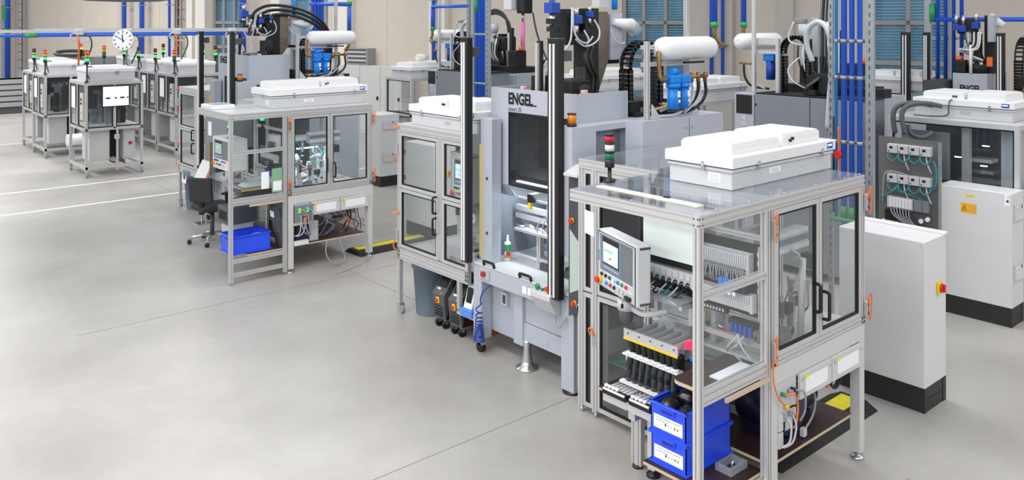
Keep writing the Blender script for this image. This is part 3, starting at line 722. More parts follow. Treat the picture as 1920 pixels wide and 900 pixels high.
# stacking crates
def stack_crate(label, x0, x1, y0, y1, z, h, group=None, labeled=True):
    r = thing('plastic_crate', label, 'crate', ((x0+x1)/2, (y0+y1)/2, z), group)
    t = .006; i = .012
    mb = MB()
    def wall(a, b, c, d): mb.box(a, b, c, d, z+.008, z+h)
    wall(x0+i, x0+i+t, y0+i, y1-i); wall(x1-i-t, x1-i, y0+i, y1-i); wall(x0+i, x1-i, y0+i, y0+i+t); wall(x0+i, x1-i, y1-i-t, y1-i)
    mb.box(x0+i, x1-i, y0+i, y1-i, z, z+.008); mb.build('body', crate, r)
    rm = MB(); zr = z+h
    for (a, b, c, d) in ((x0-.004, x0+i+t, y0-.004, y1+.004), (x1-i-t, x1+.004, y0-.004, y1+.004), (x0, x1, y0-.004, y0+i+t), (x0, x1, y1-i-t, y1+.004)): rm.box(a, b, c, d, zr-.012, zr)
    rm.build('rim', crate, r, bevel=.003, seg=1)
    B(r, 'foot_lip', crate, x0-.002, x1+.002, y0-.002, y1+.002, z+.001, z+.010)
    ym = (y0+y1)/2
    g_ = B(r, 'grip', crate, x0+.001, x0+i, ym-.055, ym+.055, zr-.055, zr-.012, .003); B(g_, 'grip_shadow', mat('shaded_blue_polypropylene', (20, 40, 150), .5), x0-.0005, x0+.001, ym-.045, ym+.045, zr-.047, zr-.030)  # the darker blue strip paints the shade in the grip hollow
    if labeled:
        l = B(r, 'card_label', paper, x0+i-.0025, x0+i, ym-.115, ym+.115, z+.035, z+.120)
        for j, m_ in enumerate((bluesol, offwhite, stick_y, green, amber)): B(l, 'colour_square', m_, x0+i-.0035, x0+i-.0025, ym+.012-.024*j, ym+.024-.024*j, z+.066, z+.080)
        for zz, a, b in ((.106, -.03, .095), (.088, .0, .095), (.106, -.095, -.04)): B(l, 'print_line', ink, x0+i-.0033, x0+i-.0025, ym+a, ym+b, z+zz-.002, z+zz+.002)
    return r
stack_crate('blue stacking crate standing on the brown lower shelf under another crate', 4.235, 4.735, 3.222, 3.525, .336, .198)
stack_crate('blue stacking crate filled with bagged black parts, top of the stack', 4.23, 4.73, 3.222, 3.525, .536, .198)
for i, (x, y, z, a, b, c) in enumerate(((4.34, 3.44, .685, .085, .065, .052), (4.35, 3.31, .675, .09, .062, .05), (4.50, 3.42, .695, .075, .08, .055), (4.53, 3.30, .68, .085, .055, .05))):
    mb = MB(); n = 12; m_ = 7
    pts = []
    for q in range(m_+1):
        ph = -PI/2+PI*q/m_
        for p in range(n):
            th = 2*PI*p/n; rr = 1+random.uniform(-.2, .16)
            pts.append((x+a*math.cos(ph)*math.cos(th)*rr, y+b*math.cos(ph)*math.sin(th)*rr, z+c*math.sin(ph)))
    mb._add(pts, [(q*n+p, q*n+(p+1) % n, (q+1)*n+(p+1) % n, (q+1)*n+p) for q in range(m_) for p in range(n)], True)
    tag(mb.build('parts_bag', bagblack), 'crinkled clear bag of small black parts in the upper crate', 'bag', 'bags of parts in the upper crate')
tag(MB().box(4.29, 4.62, 2.967, 3.09, 1.001, 1.010).build('paper_stack', paper), 'white paper sheets lying on the dark brown bench board', 'paper')
tag(MB().prism([(4.425, 4.20), (4.43, 4.20), (4.47, 4.33), (4.465, 4.33)], 'z', 1.63, 1.80).build('notice_sheet', paper), 'laminated white notice fixed beside the swivel operator panel', 'notice')
# things on the lower shelf
r = thing('drive_motor', 'navy blue motor with grey cable on the lower shelf', 'motor', (5.22, 3.18, .336))
C(r, 'housing', navy, (5.22, 3.07, .52), (5.22, 3.42, .52), .175, 26); B(r, 'flange', navy, 5.08, 5.36, 3.12, 3.38, .337, .40); B(r, 'rating_plate', offwhite, 5.10, 5.19, 3.055, 3.06, .42, .50)
T(r, 'cable', greycable, [(5.28, 3.02, .38), (5.36, 3.0, .47), (5.39, 3.0, .58), (5.34, 3.02, .68), (5.22, 3.04, .73)], .008); B(r, 'plug', offwhite, 5.25, 5.29, 3.005, 3.035, .345, .40)
r = thing('pump_motor', 'smaller dark blue motor beside the drive motor', 'motor', (5.44, 3.3, .336))
C(r, 'housing', navy, (5.46, 3.25, .47), (5.64, 3.25, .47), .11, 20); B(r, 'foot', navy, 5.47, 5.63, 3.17, 3.33, .337, .37); C(r, 'fan_cover', blackmat, (5.64, 3.25, .47), (5.70, 3.25, .47), .10, 20)
r = thing('junction_box', 'white junction box pair on the table leg', 'junction box', (4.80, 2.94, .42))
B(r, 'box', offwhite, 4.79, 4.84, 2.912, 2.95, .56, .66, .004); B(r, 'box', offwhite, 4.79, 4.84, 2.912, 2.95, .45, .55, .004)
r = thing('acrylic_jig', 'small clear acrylic jig lying on the brown shelf', 'jig', (4.55, 3.05, .336))
MB().box(4.46, 4.64, 3.05, 3.07, .337, .38).box(4.46, 4.64, 3.15, 3.17, .337, .38).box(4.46, 4.48, 3.07, 3.15, .337, .38).box(4.62, 4.64, 3.07, 3.15, .337, .38).build('body', film, r); C(r, 'pin', steel, (4.53, 3.10, .337), (4.54, 3.09, .40), .006, 8)
r = thing('steel_frame_rack', 'grey frame rack standing behind the stacked crates', 'rack', (4.90, 3.6, .336))
frame_yz(MB(), 4.84, 4.88, 3.44, 3.94, .337, .85, .04).build('frame', tablegrey, r); frame_yz(MB(), 5.2, 5.24, 3.44, 3.94, .337, .85, .04).build('frame', tablegrey, r); B(r, 'tray', brownboard, 4.84, 5.24, 3.44, 3.94, .62, .64); B(r, 'blue_box', crate, 4.9, 5.1, 3.48, 3.7, .64, .75)
T(tag(MB().tube([(5.55, 2.99, .67), (5.6, 2.985, .60), (5.66, 2.985, .58), (5.72, 2.985, .63), (5.70, 2.985, .68), (5.62, 2.985, .665), (5.58, 2.985, .62), (5.64, 2.985, .6), (5.69, 2.985, .65)], .009).build('cable_coil', black), 'coiled black cable hanging under the drawer fronts', 'cable'), 'tie', orange, [(5.5, 2.99, .66), (5.53, 2.985, .62), (5.56, 2.99, .66)], .008)

# ---- inside the enclosed body
def handling_unit(label, dx=0, lit=False):
    r = thing('handling_unit', label, 'machine unit', (5.3+dx, 3.5, .993))
    B(r, 'base', alu_far, 4.85+dx, 5.75+dx, 3.02, 3.8, .993, 1.02)
    prof(r, 'column', 'z', 1.02, 1.95, (5.62+dx, 3.45), (.08, .08)); prof(r, 'column', 'z', 1.02, 1.95, (5.05+dx, 3.65), (.08, .08)); prof(r, 'crossbeam', 'x', 5.05+dx, 5.62+dx, (3.55, 1.62), (.04, .08))
    C(r, 'white_pipe', white, (5.30+dx, 3.06, 1.02), (5.33+dx, 3.06, 1.55), .024, 16); C(r, 'grey_pipe', offwhite, (4.83+dx, 3.25, 1.0), (4.83+dx, 3.25, 1.5), .03, 14); C(r, 'grey_pipe', offwhite, (4.95+dx, 3.4, 1.0), (4.95+dx, 3.4, 1.5), .03, 14)
    C(r, 'rotary_table', steel, (5.2+dx, 3.38, 1.03), (5.2+dx, 3.38, 1.06), .27, 40); C(r, 'rotary_drive', blackmat, (5.2+dx, 3.38, 1.02), (5.2+dx, 3.38, 1.03), .29, 40)
    for i in range(8):
        an = i*PI/4+.2; x = 5.2+dx+.2*math.cos(an); y = 3.38+.2*math.sin(an)
        nb = B(r, 'fixture', steel, x-.035, x+.035, y-.03, y+.03, 1.06, 1.085, .004); B(nb, 'nest', black, x-.012, x+.012, y-.012, y+.012, 1.085, 1.11)
    for x, y, z in ((5.0, 3.2, 1.06), (5.1, 3.12, 1.02), (5.4, 3.18, 1.02), (5.15, 3.6, 1.06), (5.45, 3.5, 1.05)):
        s = B(r, 'slide', alu_far, x-.02+dx, x+.02+dx, y-.02, y+.02, z, z+.34); B(s, 'gripper', steel, x-.035+dx, x+.035+dx, y-.03, y+.01, z+.25, z+.31, .004); B(s, 'finger', dark, x-.01+dx, x+.01+dx, y-.05, y-.03, z+.16, z+.26)
    B(r, 'red_plate', redlens, 5.0+dx, 5.14+dx, 3.1, 3.14, 1.26, 1.27); B(r, 'camera', black, 5.18+dx, 5.25+dx, 3.08, 3.14, 1.18, 1.25, .004); B(r, 'camera', black, 5.44+dx, 5.52+dx, 3.06, 3.14, 1.45, 1.55, .004)
    for i in range(8):
        x = 4.9+random.random()*.7+dx; y = 3.08+random.random()*.35; z = 1.3+random.random()*.3
        T(r, 'hose', random.choice((clearhose, clearhose, greycable, teal)), [(x, y, z), (x+random.uniform(-.1, .1), y-.03, z+random.uniform(-.15, .1)), (x+random.uniform(-.15, .15), y, z-random.uniform(.05, .2)), (x+random.uniform(-.1, .1), y+.05, z-random.uniform(.2, .32))], .007)
    for i in range(14):
        x = 4.86+random.random()*.75+dx; y = 3.06+random.random()*.5; z = 1.08+random.random()*.42; q = random.choice((0, 1, 2, 3))
        if q == 0: C(r, 'air_cylinder', steel, (x, y, z), (x, y, z+.14), .016, 10)
        elif q == 1: B(r, 'bracket', alu_far, x-.06, x+.06, y-.008, y+.008, z, z+.025)
        elif q == 2: B(r, 'sensor_block', dark, x-.02, x+.02, y-.02, y+.02, z, z+.04, .003)
        else: C(r, 'guide_rod', steel, (x-.08, y, z), (x+.08, y, z), .008, 8)
    MB().prism([(4.95+dx, 1.05), (5.12+dx, 1.05), (5.10+dx, 1.12), (5.05+dx, 1.15), (4.97+dx, 1.12)], 'y', 3.02, 3.08).build('silver_chute', steel, r)
    T(r, 'air_loop', teal, [(4.82+dx, 3.02, 1.66), (4.90+dx, 3.0, 1.62), (4.93+dx, 3.0, 1.50), (4.88+dx, 3.0, 1.38), (4.8+dx, 3.02, 1.33)], .008)
    if lit:
        lb = B(r, 'lamp', led, 5.05+dx, 5.35+dx, 3.35, 3.38, 1.50, 1.51)
        l = bpy.data.lights.new('machine_lamp', 'AREA'); l.size = .25; l.energy = 9; l.color = (.9, .96, 1)
        o = bpy.data.objects.new('machine_lamp', l); COL.objects.link(o); o.location = Vector((5.2+dx, 3.36, 1.495))+OFF
    return r
handling_unit('rotary handling unit with white pipe and hoses behind the doors with black handles')
def valve_bank(label, x0, x1, y, z):
    r = thing('valve_bank', label, 'valve block', ((x0+x1)/2, y, z))
    B(r, 'body', offwhite, x0, x1, y, y+.10, z, z+.11, .004); n = 14; w_ = (x1-x0)/n
    many(r, 'valve', MB().box(.001, w_-.001, 0, .09, 0, .03), white, [(x0+i*w_, y+.004, z+.112) for i in range(n)])
    B(r, 'blue_strip', hmi_blue, x0, x1, y-.004, y, z+.06, z+.10); many(r, 'plug', MB().box(.004, w_-.004, -.006, 0, 0, .03), white, [(x0+i*w_, y, z+.01) for i in range(n)])
    B(r, 'hanger', alu_far, (x0+x1)/2-.02, (x0+x1)/2+.02, y+.10, y+.12, z, 1.999)
    T(r, 'hose', clearhose, [((x0+x1)/2, y-.01, z+.02), ((x0+x1)/2+.05, y-.04, z-.02), ((x0+x1)/2+.08, y-.04, z-.12), ((x0+x1)/2+.04, y, z-.25)], .01)
    return r
valve_bank('white valve bank hanging behind the door with the teal hose', 4.98, 5.48, 3.10, 1.60)

# ---- cabinets
def cabinet(label, x0, x1, y0, y1, gutter=True, vents=False, group=None, switch=True, lab=False, vent_side='-y'):
    r = thing('electrical_cabinet', label, 'cabinet', ((x0+x1)/2, (y0+y1)/2, 0), group)
    B(r, 'plinth', plinth, x0+.004, x1-.004, y0+.004, y1-.004, 0, .2)
    B(r, 'plinth_corner', plinth, x0, x0+.03, y0, y0+.03, 0, .2); B(r, 'plinth_corner', plinth, x1-.06, x1, y0, y0+.03, 0, .2); B(r, 'plinth_joint', blackmat, x0+.03, x1-.06, y0+.002, y0+.004, .098, .102)
    B(r, 'body', cabgrey, x0, x1, y0, y1, .2, 1.4, .006)
    B(r, 'door', cabgrey, x0-.006, x0, y0+.004, y1-.004, .205, 1.395, .003)
    if gutter: MB().prism([(x1-.05, 1.398), (x1+.012, 1.398), (x1+.02, 1.42), (x1-.0, 1.424), (x1-.05, 1.412)], 'y', y0-.01, y1).build('rain_gutter', cabgrey, r)
    for y in (y0+.03, y1-.03): C(r, 'cam_lock', offwhite, (x0-.006, y, 1.365), (x0-.010, y, 1.365), .010, 10)
    if switch:
        xs = x0+(x1-x0)*.62; s = MB().cb((xs, y0-.012, .98), (.075, .024, .095)).build('main_switch', yellow, r, bevel=.006)
        C(s, 'knob', red, (xs+.006, y0-.024, .98), (xs+.006, y0-.04, .98), .036, 18); MB().cb((xs+.006, y0-.048, .98), (.016, .022, .066)).build('handle', red, s, bevel=.004)
    if vents:
        for z in (.47, 1.10):
            v = B(r, 'vent_grille', offwhite, x0+.05, x1-.05, y0-.018, y0, z, z+.18, .005)
            many(v, 'louvre', MB().box(0, x1-x0-.13, -.006, 0, 0, .008), white, [(x0+.065, y0-.018, z+.015+i*.0165) for i in range(9)]); B(v, 'badge', black, x0+.6*(x1-x0), x0+.6*(x1-x0)+.02, y0-.026, y0-.022, z+.13, z+.16)
    if lab:
        wl = B(r, 'warning_label', stick_o, x0-.0075, x0-.006, y0+.34, y0+.50, 1.13, 1.235)
        MB().prism([(y0+.433, 1.15), (y0+.493, 1.15), (y0+.463, 1.215)], 'x', x0-.0082, x0-.0075).build('triangle', black, wl); MB().prism([(y0+.441, 1.154), (y0+.485, 1.154), (y0+.463, 1.205)], 'x', x0-.0088, x0-.0082).build('triangle_field', stick_o, wl); B(wl, 'bolt_mark', black, x0-.0094, x0-.0088, y0+.460, y0+.466, 1.162, 1.192)
        for i in range(4): B(wl, 'print_line', ink, x0-.0082, x0-.0075, y0+.35, y0+.42, 1.152+i*.02, 1.157+i*.02)
        ys = B(r, 'yellow_sticker', stick_y, x0-.0075, x0-.006, y0+.36, y0+.46, 1.31, 1.335)
        for i in range(6): B(ys, 'print_mark', ink, x0-.0082, x0-.0075, y0+.37+i*.014, y0+.378+i*.014, 1.317, 1.328)
        B(r, 'yellow_sticker', stick_y, x0-.0075, x0-.006, y1-.06, y1-.02, 1.355, 1.375); t_ = B(r, 'test_tag', paper, x0-.0075, x0-.006, y0+.02, y0+.07, 1.27, 1.39); C(t_, 'tag_mark', dark, (x0-.0075, y0+.04, 1.32), (x0-.0082, y0+.04, 1.32), .014, 12)
    return r
c1 = cabinet('pale grey cabinet with yellow-red main switch beside the front cell', 6.985, 7.40, 2.925, 3.66)
r = thing('cable_ramp', 'black cable ramp with yellow lid running under the front cell table', 'cable ramp', (6.3, 3.4, 0))
MB().prism([(3.20, 0), (3.62, 0), (3.52, .055), (3.30, .055)], 'x', 5.3, 6.75).build('ramp', blackrub, r); B(r, 'lid', yellowramp, 5.9, 6.70, 3.33, 3.49, .055, .062); C(r, 'cable_end', orange, (6.75, 3.4, .03), (6.82, 3.36, .02), .012, 8)

# ================================================================== injection moulding machines (front row)
EN = {1: 'with two light-curtain columns beside the stacked-crate cell', 2: 'with valve manifold hoses behind the office-chair cell'}
def light_curtain(r, x, y0, y1, z0, z1):
    c = B(r, 'light_curtain_column', black, x, x+.07, y0, y1, z0, z1, .006)
    for k in (.30, .62):
        yy = y1-(y1-y0)*k; B(c, 'strip', white, x-.012, x-.0, yy-.0085, yy+.0085, z0+.02, z1-.04)
    B(c, 'end_cap', dark, x-.004, x+.074, y0-.003, y1+.003, z1, z1+.01)
    return c
def chain(parent, cx_, cy, z0, z1, rad, w_, m_=black):
    # cable drag chain: two legs and a semicircular top, built from links
    pts = []
    n = int((z1-rad-z0)/.045)
    for i in range(n): pts.append((cx_-rad, z0+i*.045, 0))
    k = 14
    for i in range(k+1): a = PI-PI*i/k; pts.append((cx_+rad*math.cos(a), z1-rad+rad*math.sin(a), PI/2-a))
    for i in range(n): pts.append((cx_+rad, z1-rad-i*.045, PI))
    o = None; mb = MB()
    for (x, z, a) in pts:
        c, s = math.cos(a), math.sin(a)
        for (u0, u1, v0, v1, y0, y1) in ((-.035, .035, -.021, .021, -w_/2, -w_/2+.012), (-.035, .035, -.021, .021, w_/2-.012, w_/2), (-.035, -.022, -.018, .018, -w_/2, w_/2), (.022, .035, -.018, .018, -w_/2, w_/2)):
            q = [(u0, v0), (u1, v0), (u1, v1), (u0, v1)]
            mb.prism([(x+c*u+s*v, z-s*u+c*v) for u, v in q], 'y', cy+y0, cy+y1)
    return mb.build('cable_chain', m_, parent)
def engel(k, dz=0.0):
    r = thing('injection_moulding_machine', 'silver-grey injection moulding machine %s' % EN[k], 'machine', (5.6, 5.7, 0))
    # frame, posts and skirt
    B(r, 'front_post', enggrey, 5.03, 5.16, 6.26, 6.385, .13, .86, .006); B(r, 'front_post', enggrey, 5.04, 5.20, 5.02, 5.175, .02, .84, .008)
    B(r, 'recess_panel', enggrey, 5.165, 5.185, 5.86, 6.27, .20, .78); B(r, 'pillar_box', enggrey, 5.10, 5.24, 5.745, 5.87, .20, .78, .006)
    B(r, 'front_panel', enggrey, 5.135, 5.15, 5.17, 5.75, .42, .76, .003); B(r, 'base_beam', enggrey, 5.12, 5.3, 5.15, 5.75, .25, .415, .004); B(r, 'service_flap', enggrey, 5.117, 5.12, 5.42, 5.50, .28, .35)
    B(r, 'base_beam', enggrey, 5.3, 7.0, 5.1, 6.2, .2, .415); B(r, 'rear_base', engdark, 5.8, 7.0, 5.0, 6.3, .05, .9)
    sk = B(r, 'table_skirt', enggrey, 5.02, 5.05, 5.17, 6.27, .70, .845, .004)
    for i in range(3): B(sk, 'type_plate', paper, 5.018, 5.02, 5.50-i*.075+.1, 5.555-i*.075+.1, .735, .80)
    B(r, 'table_top', offwhite, 5.02, 6.1, 5.06, 6.38, .848, .866, .003)
    for y in (6.14, 5.62): T(r, 'handle', black, [(5.03, y+.075, .862), (5.02, y+.075, .895), (5.02, y+.06, .905), (5.02, y-.06, .905), (5.02, y-.075, .895), (5.03, y-.075, .862)], .014, 8, 3)
    cb = B(r, 'switch_box', offwhite, 5.125, 5.165, 6.00, 6.08, .50, .62, .004); B(cb, 'flap', dark, 5.121, 5.125, 6.015, 6.055, .52, .60)
    gb = B(r, 'interlock_block', alu_far, 5.005, 5.02, 6.12, 6.26, .74, .83); B(gb, 'red_tag', redlens, 4.98, 5.005, 6.17, 6.22, .765, .81, .004); B(gb, 'grey_tag', offwhite, 4.982, 5.005, 6.20, 6.235, .755, .80, .004)
    B(r, 'hose_coupling', bluesol, 5.13, 5.165, 6.03, 6.07, .70, .74)
    # spiral hose
    pts = [(5.13, 6.05, .72), (5.07, 6.12, .70), (5.0, 6.20, .62), (4.99, 6.23, .52)]
    for i in range(110):
        a = i*2*PI/10; z = .50-.36*(i/110)**.55; rr = .028+.022*(i/110); pts.append((4.98+rr*math.cos(a), 6.235+rr*math.sin(a), z))
    MB().tube(pts, .007, 6, 2).build('spiral_hose', bluehose, r)
    MB().lathe((5.137, 5.72, 0), [(.11, 0), (.105, .015), (.06, .03), (.045, .08), (.034, .17), (.036, .24), (.03, .26)], 24).build('machine_foot', steel, r)
    MB().lathe((5.11, 5.10, 0), [(.09, 0), (.09, .015), (.05, .02)], 24).build('machine_foot', black, r)
    ca = B(r, 'caster', steel, 5.04, 5.09, 6.27, 6.35, .07, .13); C(ca, 'wheel', blackrub, (5.04, 6.31, .045), (5.09, 6.31, .045), .045, 16)
    bx_ = MB().prism([(4.90, .80), (4.90, .84), (5.02, .88), (5.03, .88), (5.03, .67), (4.98, .67)], 'y', 5.17, 5.42).build('button_box', offwhite, r, bevel=.003, seg=1)
    for i, (m_, e) in enumerate(((green, True), (greenlens, False), (red, True))):
        p = Vector((4.95, 5.37-.06*i, .860)); d = Vector((-.316, 0, .949))
        if e: b1 = C(bx_, 'mushroom_base', yellow if m_ is red else green, p, p+d*.02, .022, 12); C(b1, 'mushroom', m_, p+d*.02, p+d*.036, .024, 12)
        else: C(bx_, 'push_button', m_, p, p+d*.012, .015, 12)
    T(bx_, 'cable', greycable, [(5.0, 5.2, .68), (4.98, 5.18, .60), (4.98, 5.13, .58), (5.02, 5.09, .66)], .008)
    # light curtains
    light_curtain(r, 4.94, 6.37, 6.48, .86, 3.04); light_curtain(r, 4.93, 5.09, 5.23, .82, 3.05)
    B(r, 'column_bracket', dark, 4.97, 5.10, 6.38, 6.46, 2.86, 2.95); B(r, 'column_bracket', dark, 4.96, 5.10, 5.10, 5.22, 2.86, 2.95)
    # left door pillar
    B(r, 'door_pillar', enggrey, 5.10, 5.22, 6.19, 6.36, .866, 2.26, .004); ys_ = B(r, 'yellow_guard_strip', yellow, 5.085, 5.10, 6.352, 6.359, .9, 2.0)
    for z in (1.15, 1.68): C(r, 'screw', dark, (5.10, 6.26, z), (5.095, 6.26, z), .016, 12)
    # moulding area: bright lit table, tie bars, tooling
    B(r, 'rear_wall', dark, 6.0, 6.05, 5.2, 6.38, .866, 2.0); B(r, 'left_wall', engdark, 5.25, 6.0, 6.36, 6.38, .866, 1.7)
    for z in (1.24, 1.32): B(r, 'linear_rail', alu, 5.5, 5.55, 5.3, 6.3, z, z+.05)
    B(r, 'tool_carrier', dark, 5.32, 5.95, 5.25, 5.75, .866, .93); B(r, 'tool_block', engdark, 5.45, 5.75, 5.32, 5.6, .93, 1.12, .004); B(r, 'tool_block', steel, 5.40, 5.50, 5.35, 5.5, .95, 1.22, .004); B(r, 'tool_block', offwhite, 5.36, 5.40, 5.40, 5.48, 1.12, 1.2)
    B(r, 'ejector_plate', steel, 5.34, 5.42, 5.6, 5.78, .93, .97, .003); B(r, 'ejector_plate', steel, 5.33, 5.44, 5.42, 5.56, .93, .96, .003)
    cyl_ = MB().cyl((0, -.06, 0), (0, .06, 0), .011, 8).cyl((0, -.06, 0), (-.03, -.10, -.05), .008, 8)
    many(r, 'gripper_finger', cyl_, steel, [(5.40+.05*(i % 2), 6.12-.075*i, 1.20+.008*(i % 3)) for i in range(8)])
    prof(r, 'gripper_post', 'z', .866, 1.18, (5.45, 5.88), (.05, .05)); B(r, 'gripper_beam', alu_far, 5.36, 5.48, 5.55, 6.16, 1.16, 1.185)
    mf = B(r, 'acrylic_manifold', film, 5.34, 5.40, 5.3, 5.68, 1.30, 1.48)
    for i in range(7): C(mf, 'brass_fitting', brass, (5.34, 5.36+.045*i, 1.34+.07*(i % 3)/2), (5.31, 5.36+.045*i, 1.34+.07*(i % 3)/2), .011, 8)
    for i in range(5): T(mf, 'hose', clearhose, [(5.31, 5.38+.06*i, 1.38), (5.25, 5.42+.06*i, 1.36), (5.27, 5.45+.07*i, 1.26), (5.36, 5.5+.08*i, 1.2)], .006)
    B(r, 'sensor', yellow, 5.30, 5.33, 5.86, 5.89, 1.42, 1.48); B(r, 'sensor_bracket', black, 5.30, 5.42, 5.84, 5.90, 1.48, 1.56)
    B(r, 'red_knob', redlens, 5.2, 5.23, 6.06, 6.1, .95, .99, .01)
    ll = B(r, 'lamp', led, 5.42, 5.46, 5.4, 6.2, 1.615, 1.63)
    l = bpy.data.lights.new('machine_lamp', 'AREA'); l.shape = 'RECTANGLE'; l.size = .06; l.size_y = .8; l.energy = 8; l.color = (.86, .94, 1)
    o = bpy.data.objects.new('machine_lamp', l); COL.objects.link(o); o.location = Vector((5.44, 5.8, 1.61))+OFF
    # hood
    zt = 2.555+dz
    hd = MB().prism([(5.25, 1.62), (5.25, zt), (5.27, zt), (5.27, 1.60), (5.36, 1.50), (5.345, 1.49)], 'y', 6.115, 6.38); hd.build('hood_left_panel', enggrey, r)
    B(r, 'hood_header', enggrey, 5.25, 5.27, 5.18, 6.113, 2.33, zt); B(r, 'hood_right_jamb', enggrey, 5.25, 5.27, 5.18, 5.27, 1.60, 2.33)
    B(r, 'hood_side', enggrey, 5.27, 5.92, 5.18, 5.20, 2.0, zt); B(r, 'hood_side', enggrey, 5.27, 5.92, 6.36, 6.38, 1.6, zt); B(r, 'hood_back', enggrey, 5.90, 5.92, 5.20, 6.36, 2.0, zt-.03)
    B(r, 'hood_floor', blackmat, 5.27, 5.90, 5.20, 6.36, zt-.10, zt-.08)
    wn = frame_yz(MB(), 5.245, 5.262, 5.27, 6.113, 1.62, 2.33, .014).build('hood_window', blackrub, r); B(wn, 'pane', smoke, 5.25, 5.256, 5.28, 6.10, 1.63, 2.32)
    B(wn, 'pane_patch', film, 5.238, 5.243, 5.27, 5.48, 1.62, 1.86)
    MB().prism([(5.25, 1.62), (5.256, 1.62), (5.36, 1.50), (5.352, 1.495)], 'y', 5.25, 6.113).build('lower_visor', film, r); B(r, 'visor_rail', alu_far, 5.35, 5.37, 5.2, 6.1, 1.48, 1.50)
    # backing block added so the space behind the window looks dark
    B(r, 'hood_backing', engdark, 5.55, 5.88, 5.25, 6.3, 1.65, zt-.12); B(r, 'hot_runner', blackmat, 5.45, 5.55, 5.5, 5.9, 1.8, 2.25); C(r, 'tie_bar', steel, (5.42, 5.62, 1.6), (5.42, 5.62, 2.3), .014, 10); C(r, 'tie_bar', steel, (5.40, 5.50, 1.6), (5.40, 5.50, 2.3), .012, 10); B(r, 'hood_tag', offwhite, 5.54, 5.548, 5.95, 6.02, 2.12, 2.3); B(r, 'red_button', redlens, 5.53, 5.548, 5.98, 6.06, 1.83, 1.87)
    text(r, 'logo_lettering', 'ENGEL', blackmat, (5.2485, 6.118 if k == 1 else 6.30, zt-.145), '-x', .150, .0055, .003, .78)
    lb_ = 0 if k == 1 else .182
    B(r, 'logo_bar', blackmat, 5.247, 5.25, 5.715+lb_, 5.84+lb_, zt-.150, zt-.138)
    if k == 1: text(r, 'type_lettering', 'insert 35', dark, (5.2485, 6.112, zt-.215), '-x', .058, .0, .002, .9)
    # lower side body
    B(r, 'side_body', enggrey, 5.0, 5.30, 5.0, 5.178, 1.2, 2.30, .004); B(r, 'side_body', enggrey, 5.72, 5.84, 5.0, 5.178, 1.2, 2.30, .004); B(r, 'side_body', enggrey, 5.30, 5.72, 5.0, 5.178, 2.245, 2.30); B(r, 'side_recess', engdark, 5.30, 5.72, 5.10, 5.178, 1.2, 2.245)
    am = C(r, 'warning_lamp', black, (5.06, 5.06, 2.30), (5.06, 5.06, 2.325), .042, 18); C(am, 'lens', amber, (5.06, 5.06, 2.325), (5.06, 5.06, 2.405), .038, 18); C(am, 'cap', black, (5.06, 5.06, 2.405), (5.06, 5.06, 2.415), .041, 18)
    # control pendant
    cpn = MB().prism([(4.80, .80), (5.03, .70), (5.03, 1.92), (4.98, 1.92), (4.80, 1.82)], 'x', 4.99, 5.03).build('control_pendant', dark, r, bevel=.004)
    MB().prism([(4.85, .98), (5.01, .90), (5.01, 1.44), (4.85, 1.30)], 'x', 4.985, 4.99).build('display', pendglass, cpn); button(cpn, red, 4.99, 4.98, 1.52, .015, estop=True); button(cpn, red, 4.99, 4.95, .83, .015, estop=True); C(cpn, 'hand_wheel', offwhite, (4.985, 4.87, .80), (4.97, 4.87, .80), .05, 20); C(cpn, 'hand_wheel_hub', black, (4.97, 4.87, .80), (4.96, 4.87, .80), .038, 20)
    MB().prism([(4.90, 1.91), (5.06, 1.97), (5.06, 1.99), (4.90, 1.93)], 'y', 4.835, 5.0).build('pendant_cover', offwhite, r)
    B(r, 'pendant_rail', alu_far, 5.0, 5.05, 4.87, 4.93, .02, .80); B(r, 'cable_duct', engdark, 5.04, 5.10, 4.86, 4.98, .1, 1.95)
    # injection unit cabinet
    MB().prism([(5.78, 4.88), (7.0, 4.88), (7.0, 6.3), (5.93, 6.3), (5.845, 5.0), (5.68, 5.0)], 'z', .5, 2.30).build('injection_cabinet', enggrey, r); B(r, 'door_gap', dark, 6.452, 6.456, 4.878, 4.88, .55, 2.29)
    for x in (6.41, 6.50): C(r, 'lock', steel, (x, 4.88, 2.20), (x, 4.872, 2.20), .013, 12)
    B(r, 'black_deck', blackmat, 6.0, 6.98, 5.15, 6.2, 2.30, 2.34); B(r, 'black_block', blackmat, 5.98, 6.12, 5.2, 5.5, 2.34, 2.44); B(r, 'black_block', blackmat, 6.5, 6.9, 5.5, 5.9, 2.34, 2.40)
    chain(r, 6.55, 5.55, 2.34, 2.99, .235, .13)
    for i in range(4): T(r, 'cable', (greycable, black, yellow, greycable)[i], [(6.78, 5.52-.03*i, 2.36), (6.75, 5.40-.02*i, 2.345), (6.60-.05*i, 5.2, 2.36), (6.3-.03*i, 5.1+.02*i, 2.345)], .014)
    # tower with valves and granulate hopper on top of the hood
    z0 = zt-.08
    B(r, 'tower_plate', blackmat, 5.82, 5.95, 5.58, 5.80, z0, 3.33, .004); MB().prism([(5.95, z0), (6.10, 2.8), (6.10, 3.3), (5.95, 3.3)], 'y', 5.6, 5.78).build('tower_bracket', copper, r)
    B(r, 'gearbox', enggrey, 6.16, 6.34, 5.62, 5.80, 2.82, 3.28, .004); B(r, 'gear_arm', blackmat, 6.0, 6.34, 5.66, 5.72, 2.78, 2.82)
    MB().ring([(6.18, 5.6, 3.20), (6.42, 5.58, 3.16)], [.03, .075], 14).build('feed_funnel', white, r); C(r, 'feed_tube', film, (6.42, 5.58, 3.16), (6.5, 5.57, 3.10), .07, 12); C(r, 'sight_glass', bluefit, (6.2, 5.6, 3.32), (6.2, 5.6, 3.6), .03, 12); B(r, 'controller', offwhite, 6.0, 6.16, 5.62, 5.72, 3.34, 3.6)
